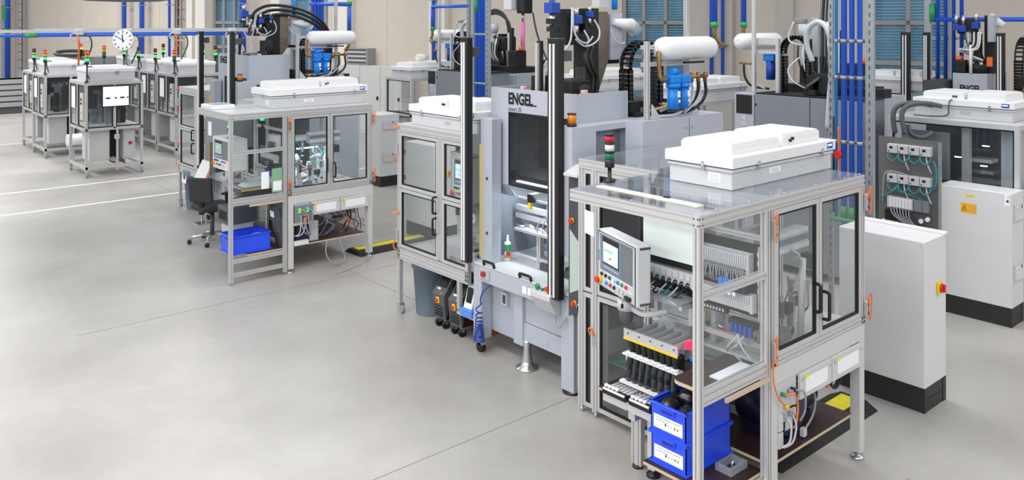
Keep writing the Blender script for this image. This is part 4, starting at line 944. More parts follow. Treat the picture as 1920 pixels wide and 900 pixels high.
    mfd = B(r, 'valve_manifold', blackmat, 5.50, 5.82, 5.58, 5.80, 2.98, 3.32)
    for x, y, z, s, a in ((5.36, 5.62, 3.33, .11, 'v'), (5.60, 5.54, 3.22, .085, 'v'), (5.76, 5.52, 3.27, .06, 'v')):
        sv = B(mfd, 'solenoid', bluesol, x-s/2, x+s/2, y-s/2, y+s/2, z-s*.45, z+s*.45, .006)
        C(sv, 'solenoid_coil', steel, (x, y, z-s*1.6), (x, y, z-s*.45), s*.27, 14); C(sv, 'solenoid_coil', steel, (x, y, z+s*.45), (x, y, z+s*1.3), s*.27, 14); B(sv, 'plug', black, x-s*.4, x+s*.35, y-s*.6, y+s*.3, z-s*2.0, z-s*1.6, .004)
    B(mfd, 'plug', black, 5.28, 5.36, 5.55, 5.62, 3.18, 3.23); B(mfd, 'plug', black, 5.68, 5.74, 5.5, 5.56, 3.10, 3.18)
    for pts in ([(5.50, 5.5, 3.33), (5.46, 5.46, 3.2), (5.44, 5.46, 3.02), (5.38, 5.5, 2.94), (5.33, 5.55, 3.05)], [(5.52, 5.5, 3.33), (5.48, 5.46, 3.15), (5.52, 5.44, 3.04), (5.64, 5.44, 3.0), (5.74, 5.46, 3.06)], [(5.8, 5.5, 3.22), (5.83, 5.46, 3.12), (5.78, 5.44, 3.02), (5.62, 5.44, 2.97), (5.52, 5.47, 3.04)], [(5.62, 5.46, 3.12), (5.66, 5.44, 3.04), (5.66, 5.46, 2.98)], [(6.1, 5.56, 3.12), (6.14, 5.54, 3.02), (6.24, 5.54, 2.98), (6.3, 5.56, 3.0)]):
        T(r, 'cable', clearhose, pts, .009)
    for d_ in (0, .06): T(r, 'hydraulic_hose', black, [(5.72+d_, 5.5, 2.96), (5.66+d_, 5.48, 2.88), (5.68+d_, 5.46, 2.76), (5.74+d_, 5.46, 2.66), (5.72+d_, 5.46, z0+.02)], .022, 10)
    B(r, 'slide_rail', alu_far, 5.30, 5.33, 5.76, 5.79, z0, 3.0); B(r, 'slide_rail', blackmat, 5.33, 5.36, 5.74, 5.8, z0, 3.02); B(r, 'black_casting', blackmat, 5.45, 5.72, 5.45, 5.7, z0, 2.66, .02); MB().lathe((5.62, 5.5, z0), [(.09, 0), (.09, .12), (.05, .14), (.05, .3)], 16).build('clamp_cylinder', blackmat, r)
    C(r, 'vent_pipe', white, (5.38, 5.78, z0), (5.38, 5.78, 2.80), .03, 14); C(r, 'vent_pipe_cap', black, (5.38, 5.78, 2.80), (5.38, 5.78, 2.84), .034, 14); T(r, 'cable', white, [(5.38, 5.76, 2.76), (5.36, 5.70, 2.82), (5.34, 5.62, 2.82), (5.34, 5.56, 2.74)], .008)
    for x, y in ((5.36, 6.0), (5.48, 5.30)):
        oc = MB().cb((x, y, z0+.05), (.12, .09, .045)).build('orange_clamp', orange, r, bevel=.014); MB().cb((x, y+.02, z0+.085), (.05, .05, .03)).build('clamp_cap', offwhite, oc, bevel=.006)
    T(r, 'orange_lever', orange, [(5.40, 5.34, z0+.05), (5.34, 5.40, z0+.045), (5.32, 5.48, z0+.06)], .02, 8)
    B(r, 'black_box', blackmat, 5.42, 5.56, 5.86, 5.98, z0, 2.68, .006); B(r, 'oil_tray', blackmat, 5.5, 5.88, 6.0, 6.3, z0, z0+.04)
    return r

TK = {1: 'tank rack above the stacked-crate cell', 2: 'tank rack above the office-chair cell'}
def tank_rack(k, dz=0):
    r = thing('air_tank_rack', 'white air tank on aluminium posts with blue filters, %s' % TK[k], 'air tank', (6.4, 5.0, 2.302))
    prof(r, 'post', 'z', 2.302, 3.02, (5.955, 4.98), (.042, .042)); prof(r, 'post', 'z', 2.302, 3.7, (6.70, 5.10), (.042, .042))
    for x, y in ((5.955, 4.98), (6.70, 5.10)): MB().prism([(x+.02, 2.303), (x+.14, 2.303), (x+.02, 2.44)], 'y', y-.05, y-.035).build('gusset', alu_far, r)
    for z in (2.80, 2.96): prof(r, 'crossbar', 'x', 5.98, 6.68, (5.06, z), (.04, .04))
    MB().ring([(6.13, 5.0, 2.945), (6.15, 5.0, 2.945), (6.19, 5.0, 2.945), (6.23, 5.0, 2.945), (6.90, 5.0, 2.945), (6.94, 5.0, 2.945), (6.98, 5.0, 2.945), (7.0, 5.0, 2.945)], [.03, .075, .102, .112, .112, .102, .075, .03], 28).build('tank', white, r)
    C(r, 'gauge', bluefit, (6.24, 4.93, 2.73), (6.33, 4.93, 2.73), .035, 16); C(r, 'gauge_face', paper, (6.33, 4.93, 2.73), (6.333, 4.93, 2.73), .03, 16)
    for i, x in enumerate((6.275, 6.425)):
        f_ = B(r, 'filter_head', bluefit, x-.07, x+.07, 4.88, 4.98, 2.62, 2.70, .012)
        C(f_, 'collar', bluefit, (x, 4.93, 2.58), (x, 4.93, 2.62), .068, 20); C(f_, 'filter_bowl', bluefit, (x, 4.93, 2.38+.0*i), (x, 4.93, 2.58), .054, 20); B(f_, 'label', paper, x+.0, x+.035, 4.872, 4.876, 2.49, 2.55); B(f_, 'label', paper, x+.01, x+.035, 4.872, 4.876, 2.44, 2.47)
        C(f_, 'drain', dark, (x, 4.93, 2.35), (x, 4.93, 2.38), .008, 8)
    T(r, 'brass_elbow', brass, [(6.13, 4.99, 2.90), (6.10, 4.96, 2.91), (6.09, 4.95, 2.86), (6.09, 4.94, 2.72), (6.10, 4.93, 2.67), (6.18, 4.93, 2.66)], .022, 10)
    C(r, 'brass_manifold', brass, (6.49, 4.93, 2.67), (6.80, 4.93, 2.67), .018, 10)
    for x in (6.56, 6.66, 6.77): C(r, 'brass_valve', brass, (x, 4.93, 2.62), (x, 4.93, 2.71), .02, 10)
    B(r, 'top_bracket', black, 6.45, 6.75, 4.92, 4.95, 2.80, 2.82)
    T(r, 'hose', black, [(6.77, 4.93, 2.62), (6.78, 4.93, 2.50), (6.72, 4.95, 2.40), (6.58, 5.0, 2.33), (6.4, 5.1, 2.325)], .016); T(r, 'hose', clearhose, [(6.56, 4.93, 2.62), (6.57, 4.93, 2.5), (6.50, 4.94, 2.38), (6.32, 4.95, 2.32), (6.12, 4.97, 2.32)], .013); T(r, 'hose', black, [(6.66, 4.93, 2.62), (6.66, 4.94, 2.5), (6.62, 5.0, 2.36), (6.5, 5.1, 2.33)], .016)
    T(r, 'hose', clearhose, [(6.68, 4.92, 2.62), (6.68, 4.92, 2.52), (6.60, 4.92, 2.42), (6.45, 4.93, 2.33)], .008)
    return r

FD = {1: 'beside the temperature units', 2: 'behind the office chair'}
def caster(parent, x, y, z=.10, rad=.045):
    c = B(parent, 'caster', steel, x-.035, x+.035, y-.035, y+.035, z, z+.012); MB().box(x-.025, x-.02, y-.045, y+.02, z-.06, z).box(x+.02, x+.025, y-.045, y+.02, z-.06, z).build('fork', steel, c)
    C(c, 'wheel', greycable, (x-.018, y-.025, rad), (x+.018, y-.025, rad), rad, 16)
def feeder_cell(k):
    r = thing('feeder_cell', 'aluminium feeder cell on casters with clear doors, %s' % FD[k], 'machine cell', (5.6, 7.1, 0))
    for x, y, z0 in ((5.07, 7.74, .11), (6.25, 7.74, .11), (5.07, 6.52, .11 if k == 2 else .62), (6.25, 6.52, .11)):
        prof(r, 'post', 'z', z0, 1.995, (x, y), (.045, .045))
        if z0 < .2: caster(r, x, y)
    prof(r, 'post', 'z', .74, 1.995, (5.07, 6.965), (.042, .06))
    for z, h in ((2.035, .08), (.66, .12)):
        prof(r, 'rail', 'y', 6.50, 7.765, (5.07, z), (.045, h)); prof(r, 'rail', 'x', 5.095, 6.23, (7.74, z), (.045, h)); prof(r, 'rail', 'y', 6.50, 7.765, (6.25, z), (.045, h))
    B(r, 'roof_sheet', roofgrey, 5.05, 6.27, 6.50, 7.765, 2.076, 2.082); B(r, 'floor_sheet', offwhite, 5.095, 6.23, 6.53, 7.72, .70, .715)
    hh = [(7.035, 1.30), (7.035, 1.08)]
    gdoor_yz(r, 5.06, 7.0, 7.715, 1.385, 1.99); gdoor_yz(r, 5.06, 7.0, 7.715, .73, 1.375, acry, hh)
    gdoor_yz(r, 5.06, 6.5, 6.93, 1.385, 1.99); gdoor_yz(r, 5.06, 6.5, 6.93, .73, 1.375)
    B(r, 'side_pane', acry, 5.1, 6.22, 7.735, 7.74, .73, 1.99); B(r, 'back_pane', acry, 6.245, 6.25, 6.55, 7.72, .73, 1.99)
    interlock_y(r, 5.05, 7.755, 1.80); interlock_y(r, 5.05, 7.755, .86)
    if k == 1:
        prof(r, 'sub_post', 'z', .30, .60, (5.07, 6.66), (.04, .04)); prof(r, 'sub_rail', 'y', 6.3, 6.68, (5.07, .30), (.04, .04)); B(r, 'sub_shelf', alu_far, 5.05, 5.5, 6.3, 6.68, .27, .28)
    return r
def interlock_y(parent, x, y, z):
    h = B(parent, 'door_interlock', steel, x-.03, x, y-.016, y+.016, z-.06, z+.06, .004)
    T(h, 'cable', orangecab, [(x-.03, y, z-.05), (x-.04, y+.025, z-.10), (x-.03, y+.03, z-.15), (x-.02, y+.01, z-.16)], .007)
    T(h, 'cable', orangecab, [(x-.02, y, z+.22), (x-.03, y+.02, z+.23), (x-.03, y+.03, z+.25), (x-.01, y-.04, z+.24)], .008)
def feeder_guts(k):
    r = thing('feeder_terminal', 'operator panel with buttons inside the feeder cell %s' % FD[k], 'control panel', (5.13, 6.66, 1.39))
    B(r, 'enclosure', offwhite, 5.12, 5.25, 6.505, 6.86, 1.39, 1.84, .006); frame_yz(MB(), 5.105, 5.12, 6.505, 6.86, 1.39, 1.84, .016).build('frame', alu, r)
    B(r, 'upper_rail', alu_far, 5.11, 5.20, 6.51, 6.87, 1.845, 1.87); hmi_face(r, 5.12, 6.51, 6.85, 1.40, 1.83)
    B(r, 'mount', black, 5.2, 5.23, 6.87, 6.90, 1.2, 1.99)
    r = thing('reel_feeder', 'reel feeder with clear reels inside the feeder cell %s' % FD[k], 'feeder', (5.5, 6.8, .716))
    for x, y, z, q in ((5.25, 6.67, 1.20, .14), (5.55, 7.02, 1.36, .15)):
        re = C(r, 'reel', film, (x, y, z), (x+.012, y, z), q, 28); C(re, 'hub', white, (x-.02, y, z), (x+.03, y, z), .055, 20); C(re, 'spindle', dark, (x-.03, y, z), (x-.02, y, z), .022, 14); C(re, 'flange', film, (x+.05, y, z), (x+.06, y, z), q, 28)
    B(r, 'column', alu_far, 5.35, 5.42, 6.60, 6.92, .716, 1.40); B(r, 'deck', alu_far, 5.2, 6.0, 6.5, 7.0, .716, .76)
    for i in range(6): B(r, 'step_block', steel, 5.25, 5.34, 6.60+.055*i, 6.645+.055*i, .80+.045*i, .835+.045*i, .004)
    for i in range(3): B(r, 'indicator', ledred, 5.196, 5.2, 6.55+.09*i, 6.57+.09*i, .73, .75)

# ---- first installation
engel(1); tank_rack(1); feeder_cell(1); feeder_guts(1)
fan_filter_unit('white fan filter unit on the feeder cell beside the grey bin', 5.12, 5.70, 6.44, 7.62, 2.083, 'y')
tag(MB().lathe((5.285, 6.17, .867), [(.032, 0), (.032, .17), (.03, .18), (.012, .195), (.012, .225), (.009, .23), (.009, .25)], 16).build('spray_can', white), 'white spray can with green label on the lit machine table', 'spray can')
sc = bpy.context.scene.objects['spray_can']
MB().ring([(5.285, 6.17, .90), (5.285, 6.17, .93)], .0325, 16, False).build('amber_band', amber, sc); MB().ring([(5.285, 6.17, .96), (5.285, 6.17, 1.03)], .0325, 16, False).build('green_label', green, sc)
def rubbish_bin(label, x, y, s=1.0):
    r = thing('rubbish_bin', label, 'bin', (x, y, 0))
    MB().ring([(x, y, 0), (x, y, .02), (x, y, .50*s), (x, y, .50*s), (x, y, .60*s)], [.155*s, .16*s, .195*s, .21*s, .213*s], 30, False).build('body', binrub, r)
    MB().ring([(x, y, .58*s), (x, y, .625*s), (x, y, .63*s), (x, y, .60*s), (x, y, .04)], [.215*s, .222*s, .212*s, .20*s, .15*s], 30, False).build('rim', binrub, r)
    C(r, 'bin_bottom', black, (x, y, .0), (x, y, .45*s), .14*s, 20)
    return r
rb = rubbish_bin('blue-grey round rubbish bin under the near feeder cell', 5.33, 7.52, 1.02)
for i in range(6): B(rb, 'moulded_letter', dark, 5.155, 5.16, 7.60-.012*i, 7.608-.012*i, .535, .555)
def temp_unit(label, x, y, w_=.20):
    r = thing('temperature_unit', label, 'temperature unit', (x+.25, y, 0), 'temperature control units under the near feeder cell')
    y0, y1 = y-w_/2, y+w_/2
    pr = [(x+.02, .10), (x-.005, .36), (x+.03, .40), (x+.16, .585), (x+.60, .585), (x+.60, .09)]
    MB().prism(pr, 'y', y0, y1).build('housing', charcoal, r, bevel=.006, seg=1)
    MB().prism([(x+.035, .11), (x+.16, .57), (x+.59, .57), (x+.59, .11)], 'y', y0-.004, y0).build('side_cover', black, r)
    d = Vector((.13, 0, .185)).normalized(); n_ = Vector((-d.z, 0, d.x)); p = Vector((x+.03, y, .40))
    def slab(par, name, m_, a, b, c0, c1, t):
        q = [p+d*a, p+d*b, p+d*b+n_*t, p+d*a+n_*t]
        return MB().prism([(v.x, v.z) for v in q], 'y', c0, c1).build(name, m_, par)
    s = slab(r, 'display_bezel', black, .03, .21, y0+.02, y1-.02, .004); slab(s, 'display', screen_dark, .05, .18, y0+.04, y1-.04, .006); slab(r, 'tag', paper, .0, .018, y0+.10, y0+.15, .003); slab(r, 'tag', paper, .212, .222, y0+.06, y0+.12, .003)
    sw = MB().cb((x-.002, y-.0, .30), (.02, .05, .06)).build('main_switch', yellow, r, bevel=.004); C(sw, 'knob', red, (x-.01, y, .30), (x-.03, y, .30), .018, 12); MB().cb((x-.012, y0+.03, .385), (.006, .02, .01)).build('indicator', ledred, r)
    for i in range(4): B(r, 'slot', black, x+.004-.0*i, x+.02, y0+.03, y1-.03, .14+.03*i, .152+.03*i)
    for cx_, cy in ((x+.06, y0+.04), (x+.06, y1-.04), (x+.5, y0+.04), (x+.5, y1-.04)):
        ca = C(r, 'caster', black, (cx_, cy-.015, .045), (cx_, cy+.015, .045), .045, 14); B(ca, 'fork', steel, cx_-.02, cx_+.02, cy-.02, cy+.02, .05, .10)
temp_unit('charcoal temperature control unit on casters with slanted display beside the round bin', 5.10, 7.07); temp_unit('charcoal temperature control unit on casters with slanted display beside the scale', 5.09, 6.78)
r = thing('bench_scale', 'white instrument with grey display on a blue base under the feeder cell', 'instrument', (5.2, 6.42, .285))
B(r, 'base', mat('light_blue_plastic', (80, 140, 235), .4), 5.03, 5.25, 6.42, 6.60, .285, .36, .006); MB().prism([(5.05, .36), (5.12, .58), (5.2, .58), (5.2, .36)], 'y', 6.45, 6.58).build('head', white, r, bevel=.01); MB().prism([(5.062, .42), (5.095, .56), (5.10, .56), (5.068, .42)], 'y', 6.47, 6.55).build('display', screen_dark, r)
tag(B(None, 'orange_box', orange, 5.30, 5.50, 6.55, 6.66, 0.0, .12, .006), 'orange box on the floor under the feeder cell shelf', 'box')

# ---- second installation (same layout, one bay further along the hall)
OFF[:] = (.05, 6.92, 0)
assembly_cell(2)
fan_filter_unit('white fan filter unit on the opaque grey roof of the office-chair cell', 4.60, 6.0, 3.16, 3.75, 2.0825, hgt=1.12)
handling_unit('brightly lit rotary handling unit in the cell beside the office chair', lit=True)
valve_bank('white valve bank hanging in the cell beside the office chair', 5.1, 5.55, 3.10, 1.60)
stack_light('stack light with lit green lens on the grey operator box', 4.20, 3.52, 1.712, (greenlit, clearlens), .9, .08)
stack_light('stack light with lit green lens behind the pane, beside orange cable', 4.65, 3.55, 1.80, (greenlit,), .9, .05)
r = thing('operator_box', 'grey operator box with buttons and grey display in the office-chair niche', 'control panel', (4.24, 3.62, 1.25))
B(r, 'enclosure', cabgrey, 4.12, 4.36, 3.34, 3.89, 1.30, 1.71, .01); hmi_face(r, 4.12, 3.35, 3.88, 1.31, 1.70, pendglass); C(r, 'swivel', offwhite, (4.24, 3.62, 1.16), (4.24, 3.62, 1.30), .06, 16); MB().tube([(4.24, 3.62, 1.17), (4.4, 3.62, 1.12), (4.7, 3.62, 1.12)], .03, 10).build('support_arm', offwhite, r)
r = thing('machine_terminal', 'grey terminal box with yellow note on dark column behind the office chair', 'control panel', (4.7, 4.7, 0))
B(r, 'box', engdark, 4.55, 4.85, 4.30, 5.20, 1.45, 1.95, .006); B(r, 'yellow_note', stick_o, 4.543, 4.55, 4.32, 4.46, 1.84, 1.94); B(r, 'notice', paper, 4.543, 4.55, 5.04, 5.16, 1.55, 1.75); B(r, 'column', dark, 4.58, 4.82, 4.98, 5.20, 1.02, 1.45); B(r, 'arm', dark, 4.85, 5.10, 5.05, 5.15, 1.70, 1.80)
valve_terminal('white electronic modules stacked above the bench of the office-chair cell', 4.60, 3.03, 3.22, 1.60, 1.76, 5); valve_terminal('pale terminal row with blue plugs in the office-chair niche', 4.58, 3.05, 3.42, 1.40, 1.50, 10)
r = thing('regulator_block', 'blue regulators hanging in the office-chair niche', 'regulators', (4.6, 3.15, 1.3))
B(r, 'manifold', black, 4.58, 4.66, 3.02, 3.30, 1.24, 1.32); many(r, 'regulator', MB().cb((0, 0, 0), (.03, .035, .06)), bluesol, [(4.57, 3.05+.05*i, 1.27) for i in range(5)]); C(r, 'blue_knob', bluefit, (4.57, 3.24, 1.54), (4.55, 3.24, 1.54), .02, 12)
r = thing('parts_carton', 'open black-bottomed tray with clear lid on the office-chair bench', 'tray', (4.35, 3.15, 1.001))
MB().prism([(4.20, 1.001), (4.56, 1.001), (4.60, 1.10), (4.16, 1.10)], 'y', 3.05, 3.32).build('tray', black, r); B(r, 'yellow_edge', yellow, 4.155, 4.60, 3.04, 3.05, 1.10, 1.112); B(r, 'lid', film, 4.16, 4.60, 3.04, 3.33, 1.112, 1.14); MB().prism([(4.2, 1.14), (4.55, 1.14), (4.48, 1.17), (4.26, 1.17)], 'y', 3.08, 3.28).build('contents', offwhite, r); C(r, 'pink_tag', mat('pink_plastic', (240, 90, 150), .4), (4.60, 3.02, 1.10), (4.66, 3.0, 1.13), .03, 10)
tag(B(None, 'notice_sheet', paper, 4.36, 4.46, 2.931, 2.935, 1.12, 1.33), 'white notice sheet taped to the niche pane beside the green sleeve', 'notice')
gs = tag(B(None, 'document_sleeve', doc_green, 4.50, 4.63, 2.929, 2.934, 1.06, 1.36), 'green document sleeve on the niche pane beside a white notice', 'document'); B(gs, 'sheet', paper, 4.515, 4.625, 2.927, 2.929, 1.08, 1.20)
wb_ = tag(B(None, 'cardboard_tray', white, 3.98, 4.28, 3.55, 3.93, 2.083, 2.135, .004), 'shallow white box with blue print on the grey canopy roof', 'box'); B(wb_, 'blue_print', hmi_blue, 4.02, 4.25, 3.60, 3.88, 2.135, 2.137)
stack_crate('blue stacking crate alone on the shelf of the office-chair cell', 4.02, 4.54, 3.02, 3.40, .336, .22, labeled=False)
tag(MB().lathe((4.4, 3.15, .40), [(.06, 0), (.09, .05), (.07, .12), (.02, .14)], 12).build('film_bag', film), 'crumpled film bag inside the single blue crate', 'bag')
r = thing('grey_toolbox', 'dark grey ribbed device behind the single blue crate', 'device', (4.35, 3.6, .336))
B(r, 'body', charcoal, 4.15, 4.55, 3.48, 3.80, .60, .82, .01); many(r, 'rib', MB().box(-.004, 0, 0, .006, 0, .12), black, [(4.15, 3.50+.022*i, .65) for i in range(12)]); B(r, 'stand', tablegrey, 4.2, 4.5, 3.5, 3.78, .336, .60)
r = thing('folded_display', 'grey display unit leaning on the shelf beside the single crate', 'device', (4.62, 3.1, .336))
MB().prism([(4.66, .337), (4.72, .337), (4.62, .86), (4.56, .86)], 'y', 3.0, 3.16).build('panel', charcoal, r); MB().prism([(4.572, .72), (4.562, .80), (4.556, .80), (4.566, .72)], 'y', 3.02, 3.12).build('screen', screen_off, r)
r = thing('power_supply', 'grey supply box with two green switches under the office-chair cell table', 'power supply', (4.92, 3.0, .62))
B(r, 'box', engdark, 4.80, 5.05, 2.90, 3.1, .63, .85, .004); B(r, 'carrier', plyedge, 4.79, 5.06, 2.9, 3.1, .60, .63)
for x in (4.84, 4.95): B(r, 'rocker_switch', greenlit, x, x+.035, 2.896, 2.90, .76, .81)
B(r, 'red_label', red, 4.93, 5.02, 2.897, 2.90, .69, .70)
for i in range(3): T(r, 'cable', greycable, [(4.88+.05*i, 2.90, .72), (4.87+.05*i, 2.86, .62), (4.92+.04*i, 2.87, .50), (5.02, 2.92, .45)], .009)
r = thing('drive_motor', 'navy blue motor with silver end box under the office-chair cell', 'motor', (5.0, 3.2, .336))
B(r, 'housing', navy, 4.86, 5.05, 3.0, 3.5, .337, .62, .03); B(r, 'terminal_box', alu_far, 5.05, 5.18, 3.0, 3.2, .337, .60, .01); B(r, 'plug_bank', white, 4.80, 5.0, 2.92, 2.98, .337, .39, .004)
tg = thing('cable_tangle', 'tangle of violet, orange and black cables under the drawer fronts', 'cables', (5.5, 3.1, .336))
for i in range(16):
    x = 5.2+random.random()*.6
    T(tg, 'cable', random.choice((violet, black, black, greycable, greycable, black, dark, orangecab)), [(x, 3.0+random.random()*.15, .69), (x+random.uniform(-.1, .1), 2.99, .58), (x+random.uniform(-.15, .15), 3.02, .48), (x+random.uniform(-.2, .2), 3.08, .36)], .006)
tag(MB().tube([(5.25, 2.9, .34), (5.2, 2.84, .2), (5.26, 2.8, .07), (5.38, 2.82, .03), (5.5, 2.88, .06), (5.48, 2.92, .2), (5.45, 2.96, .34)], .008).build('cable_loop', greycable), 'grey cable looping down to the floor under the office-chair cell', 'cable')
tag(MB().tube([(5.15, 2.5, .006), (5.5, 2.62, .006), (5.75, 2.75, .01), (5.85, 2.86, .1), (5.84, 2.92, .34)], .006).build('floor_cable', greycable), 'thin grey cable lying on the floor by the table leg', 'cable')
OFF[:] = (.05, 7.11, 0); engel(2, .13); tank_rack(2); OFF[:] = (.05, 7.0, 0); feeder_cell(2); feeder_guts(2); OFF[:] = (.05, 6.92, 0)
cabinet('pale grey cabinet with main switch seen through the feeder cell doors', 6.985, 7.40, 2.925, 3.66)
for dx in (0,):
    big = thing('hose_arch', 'three thick black hoses arching over the valve manifold', 'hoses', (6.2, 5.6, 2.4))
    for i in range(3): T(big, 'hose', black, [(5.45+.07*i, 5.78, 3.22-.05*i), (5.55+.06*i, 5.78, 3.38-.07*i), (5.8+.04*i, 5.76, 3.47-.075*i), (6.25, 5.72, 3.42-.07*i), (6.65-.03*i, 5.7, 3.22-.05*i), (6.82-.05*i, 5.68, 2.9), (6.78-.05*i, 5.66, 2.36)], .024, 9); C(big, 'coupling', steel, (5.42+.07*i, 5.78, 3.10-.05*i), (5.46+.07*i, 5.78, 3.24-.05*i), .03, 10)
rubbish_bin('dark grey round rubbish bin with paper notice behind the office chair', 5.22, 7.45, 1.05)
tag(MB().prism([(5.0, .46), (5.005, .46), (5.02, .66), (5.015, .66)], 'y', 7.36, 7.56).build('bin_notice', paper), 'paper notice hanging on the dark grey bin', 'notice')
r = thing('folder_stand', 'white folder with orange stripe leaning on the chair-side post', 'folder', (4.75, 5.9, 0))
MB().prism([(4.78, .60), (4.80, .60), (4.98, .98), (4.96, .98)], 'y', 6.1, 6.5).build('folder', white, r); MB().prism([(4.80, .62), (4.804, .62), (4.98, .98), (4.976, .98)], 'y', 6.06, 6.1).build('stripe', orange, r); C(r, 'stand_rod', steel, (4.88, 6.3, .0), (4.88, 6.3, .80), .012, 8); B(r, 'stand_foot', steel, 4.78, 4.98, 6.2, 6.4, 0, .015)
# office chair
cx0, cy0 = 4.58, 5.10
r = thing('office_chair', 'black swivel office chair with chrome five-star base', 'chair', (cx0, cy0, 0))
for i in range(5):
    a = i*2*PI/5+.35; ex, ey = cx0+.31*math.cos(a), cy0+.31*math.sin(a)
    MB().ring([(cx0, cy0, .12), (cx0+.16*math.cos(a), cy0+.16*math.sin(a), .11), (ex, ey, .085)], [.026, .022, .016], 8).build('base_arm', steel, r)
    C(r, 'caster', blackrub, (ex-.025*math.sin(a), ey+.025*math.cos(a), .03), (ex+.025*math.sin(a), ey-.025*math.cos(a), .03), .03, 12)
C(r, 'gas_column', dark, (cx0, cy0, .10), (cx0, cy0, .46), .03, 14); B(r, 'mechanism', blackmat, cx0-.1, cx0+.1, cy0-.08, cy0+.08, .44, .48, .01)
MB().box(cx0-.24, cx0+.24, cy0-.23, cy0+.23, .48, .56).build('seat', fabric, r, bevel=.035, seg=3)
XF[0] = lambda v: Vector((cx0, cy0, 0))+Matrix.Rotation(.6, 3, 'Z') @ (Vector(v)-Vector((cx0, cy0, 0)))
MB().prism([(cx0-.28, .62), (cx0-.22, .62), (cx0-.26, .98), (cx0-.32, .98)], 'y', cy0-.19, cy0+.19).build('backrest', fabric, r, bevel=.029, seg=4)
B(r, 'back_support', blackmat, cx0-.27, cx0-.23, cy0-.03, cy0+.03, .45, .80)
for s in (-1, 1): B(r, 'armrest', black, cx0-.14, cx0+.14, cy0+s*.27-.035, cy0+s*.27+.035, .72, .75, .012); B(r, 'arm_post', blackmat, cx0-.04, cx0+.02, cy0+s*.26-.02, cy0+s*.26+.02, .50, .72)
XF[0] = None
r = thing('cable_ramp', 'black cable ramp with yellow lid running between the two installations', 'cable ramp', (6.6, 3.2, 0))
MB().prism([(2.98, 0), (3.40, 0), (3.30, .06), (3.08, .06)], 'x', 5.8, 6.95).build('ramp', blackrub, r); B(r, 'lid', yellowramp, 5.85, 6.95, 3.12, 3.26, .06, .067)
r = thing('cable_ramp', 'far cable ramp with yellow lid behind the vented grey cabinet', 'cable ramp', (10.2, 7.5, 0))
MB().prism([(7.3, 0), (7.72, 0), (7.62, .06), (7.4, .06)], 'x', 9.1, 11.2).build('ramp', blackrub, r); B(r, 'lid', yellowramp, 9.1, 11.2, 7.44, 7.58, .06, .067)
OFF[:] = (0, 0, 0)
cabinet('tall grey cabinet with two square vent grilles beside the office-chair cell', 8.62, 9.05, 13.85, 14.4, False, True, switch=False)
r = thing('workbench', 'workbench with beech top behind the grey vented cabinet', 'workbench', (11.6, 17.4, 0))
B(r, 'worktop', wood, 10.9, 12.3, 16.9, 18.0, .92, .96); B(r, 'drawer_unit', tablegrey, 11.0, 12.2, 17.0, 17.9, .1, .92)
for x, y in ((10.95, 16.95), (12.25, 16.95), (10.95, 17.95), (12.25, 17.95)): B(r, 'leg', tablegrey, x-.03, x+.03, y-.03, y+.03, 0, .92)

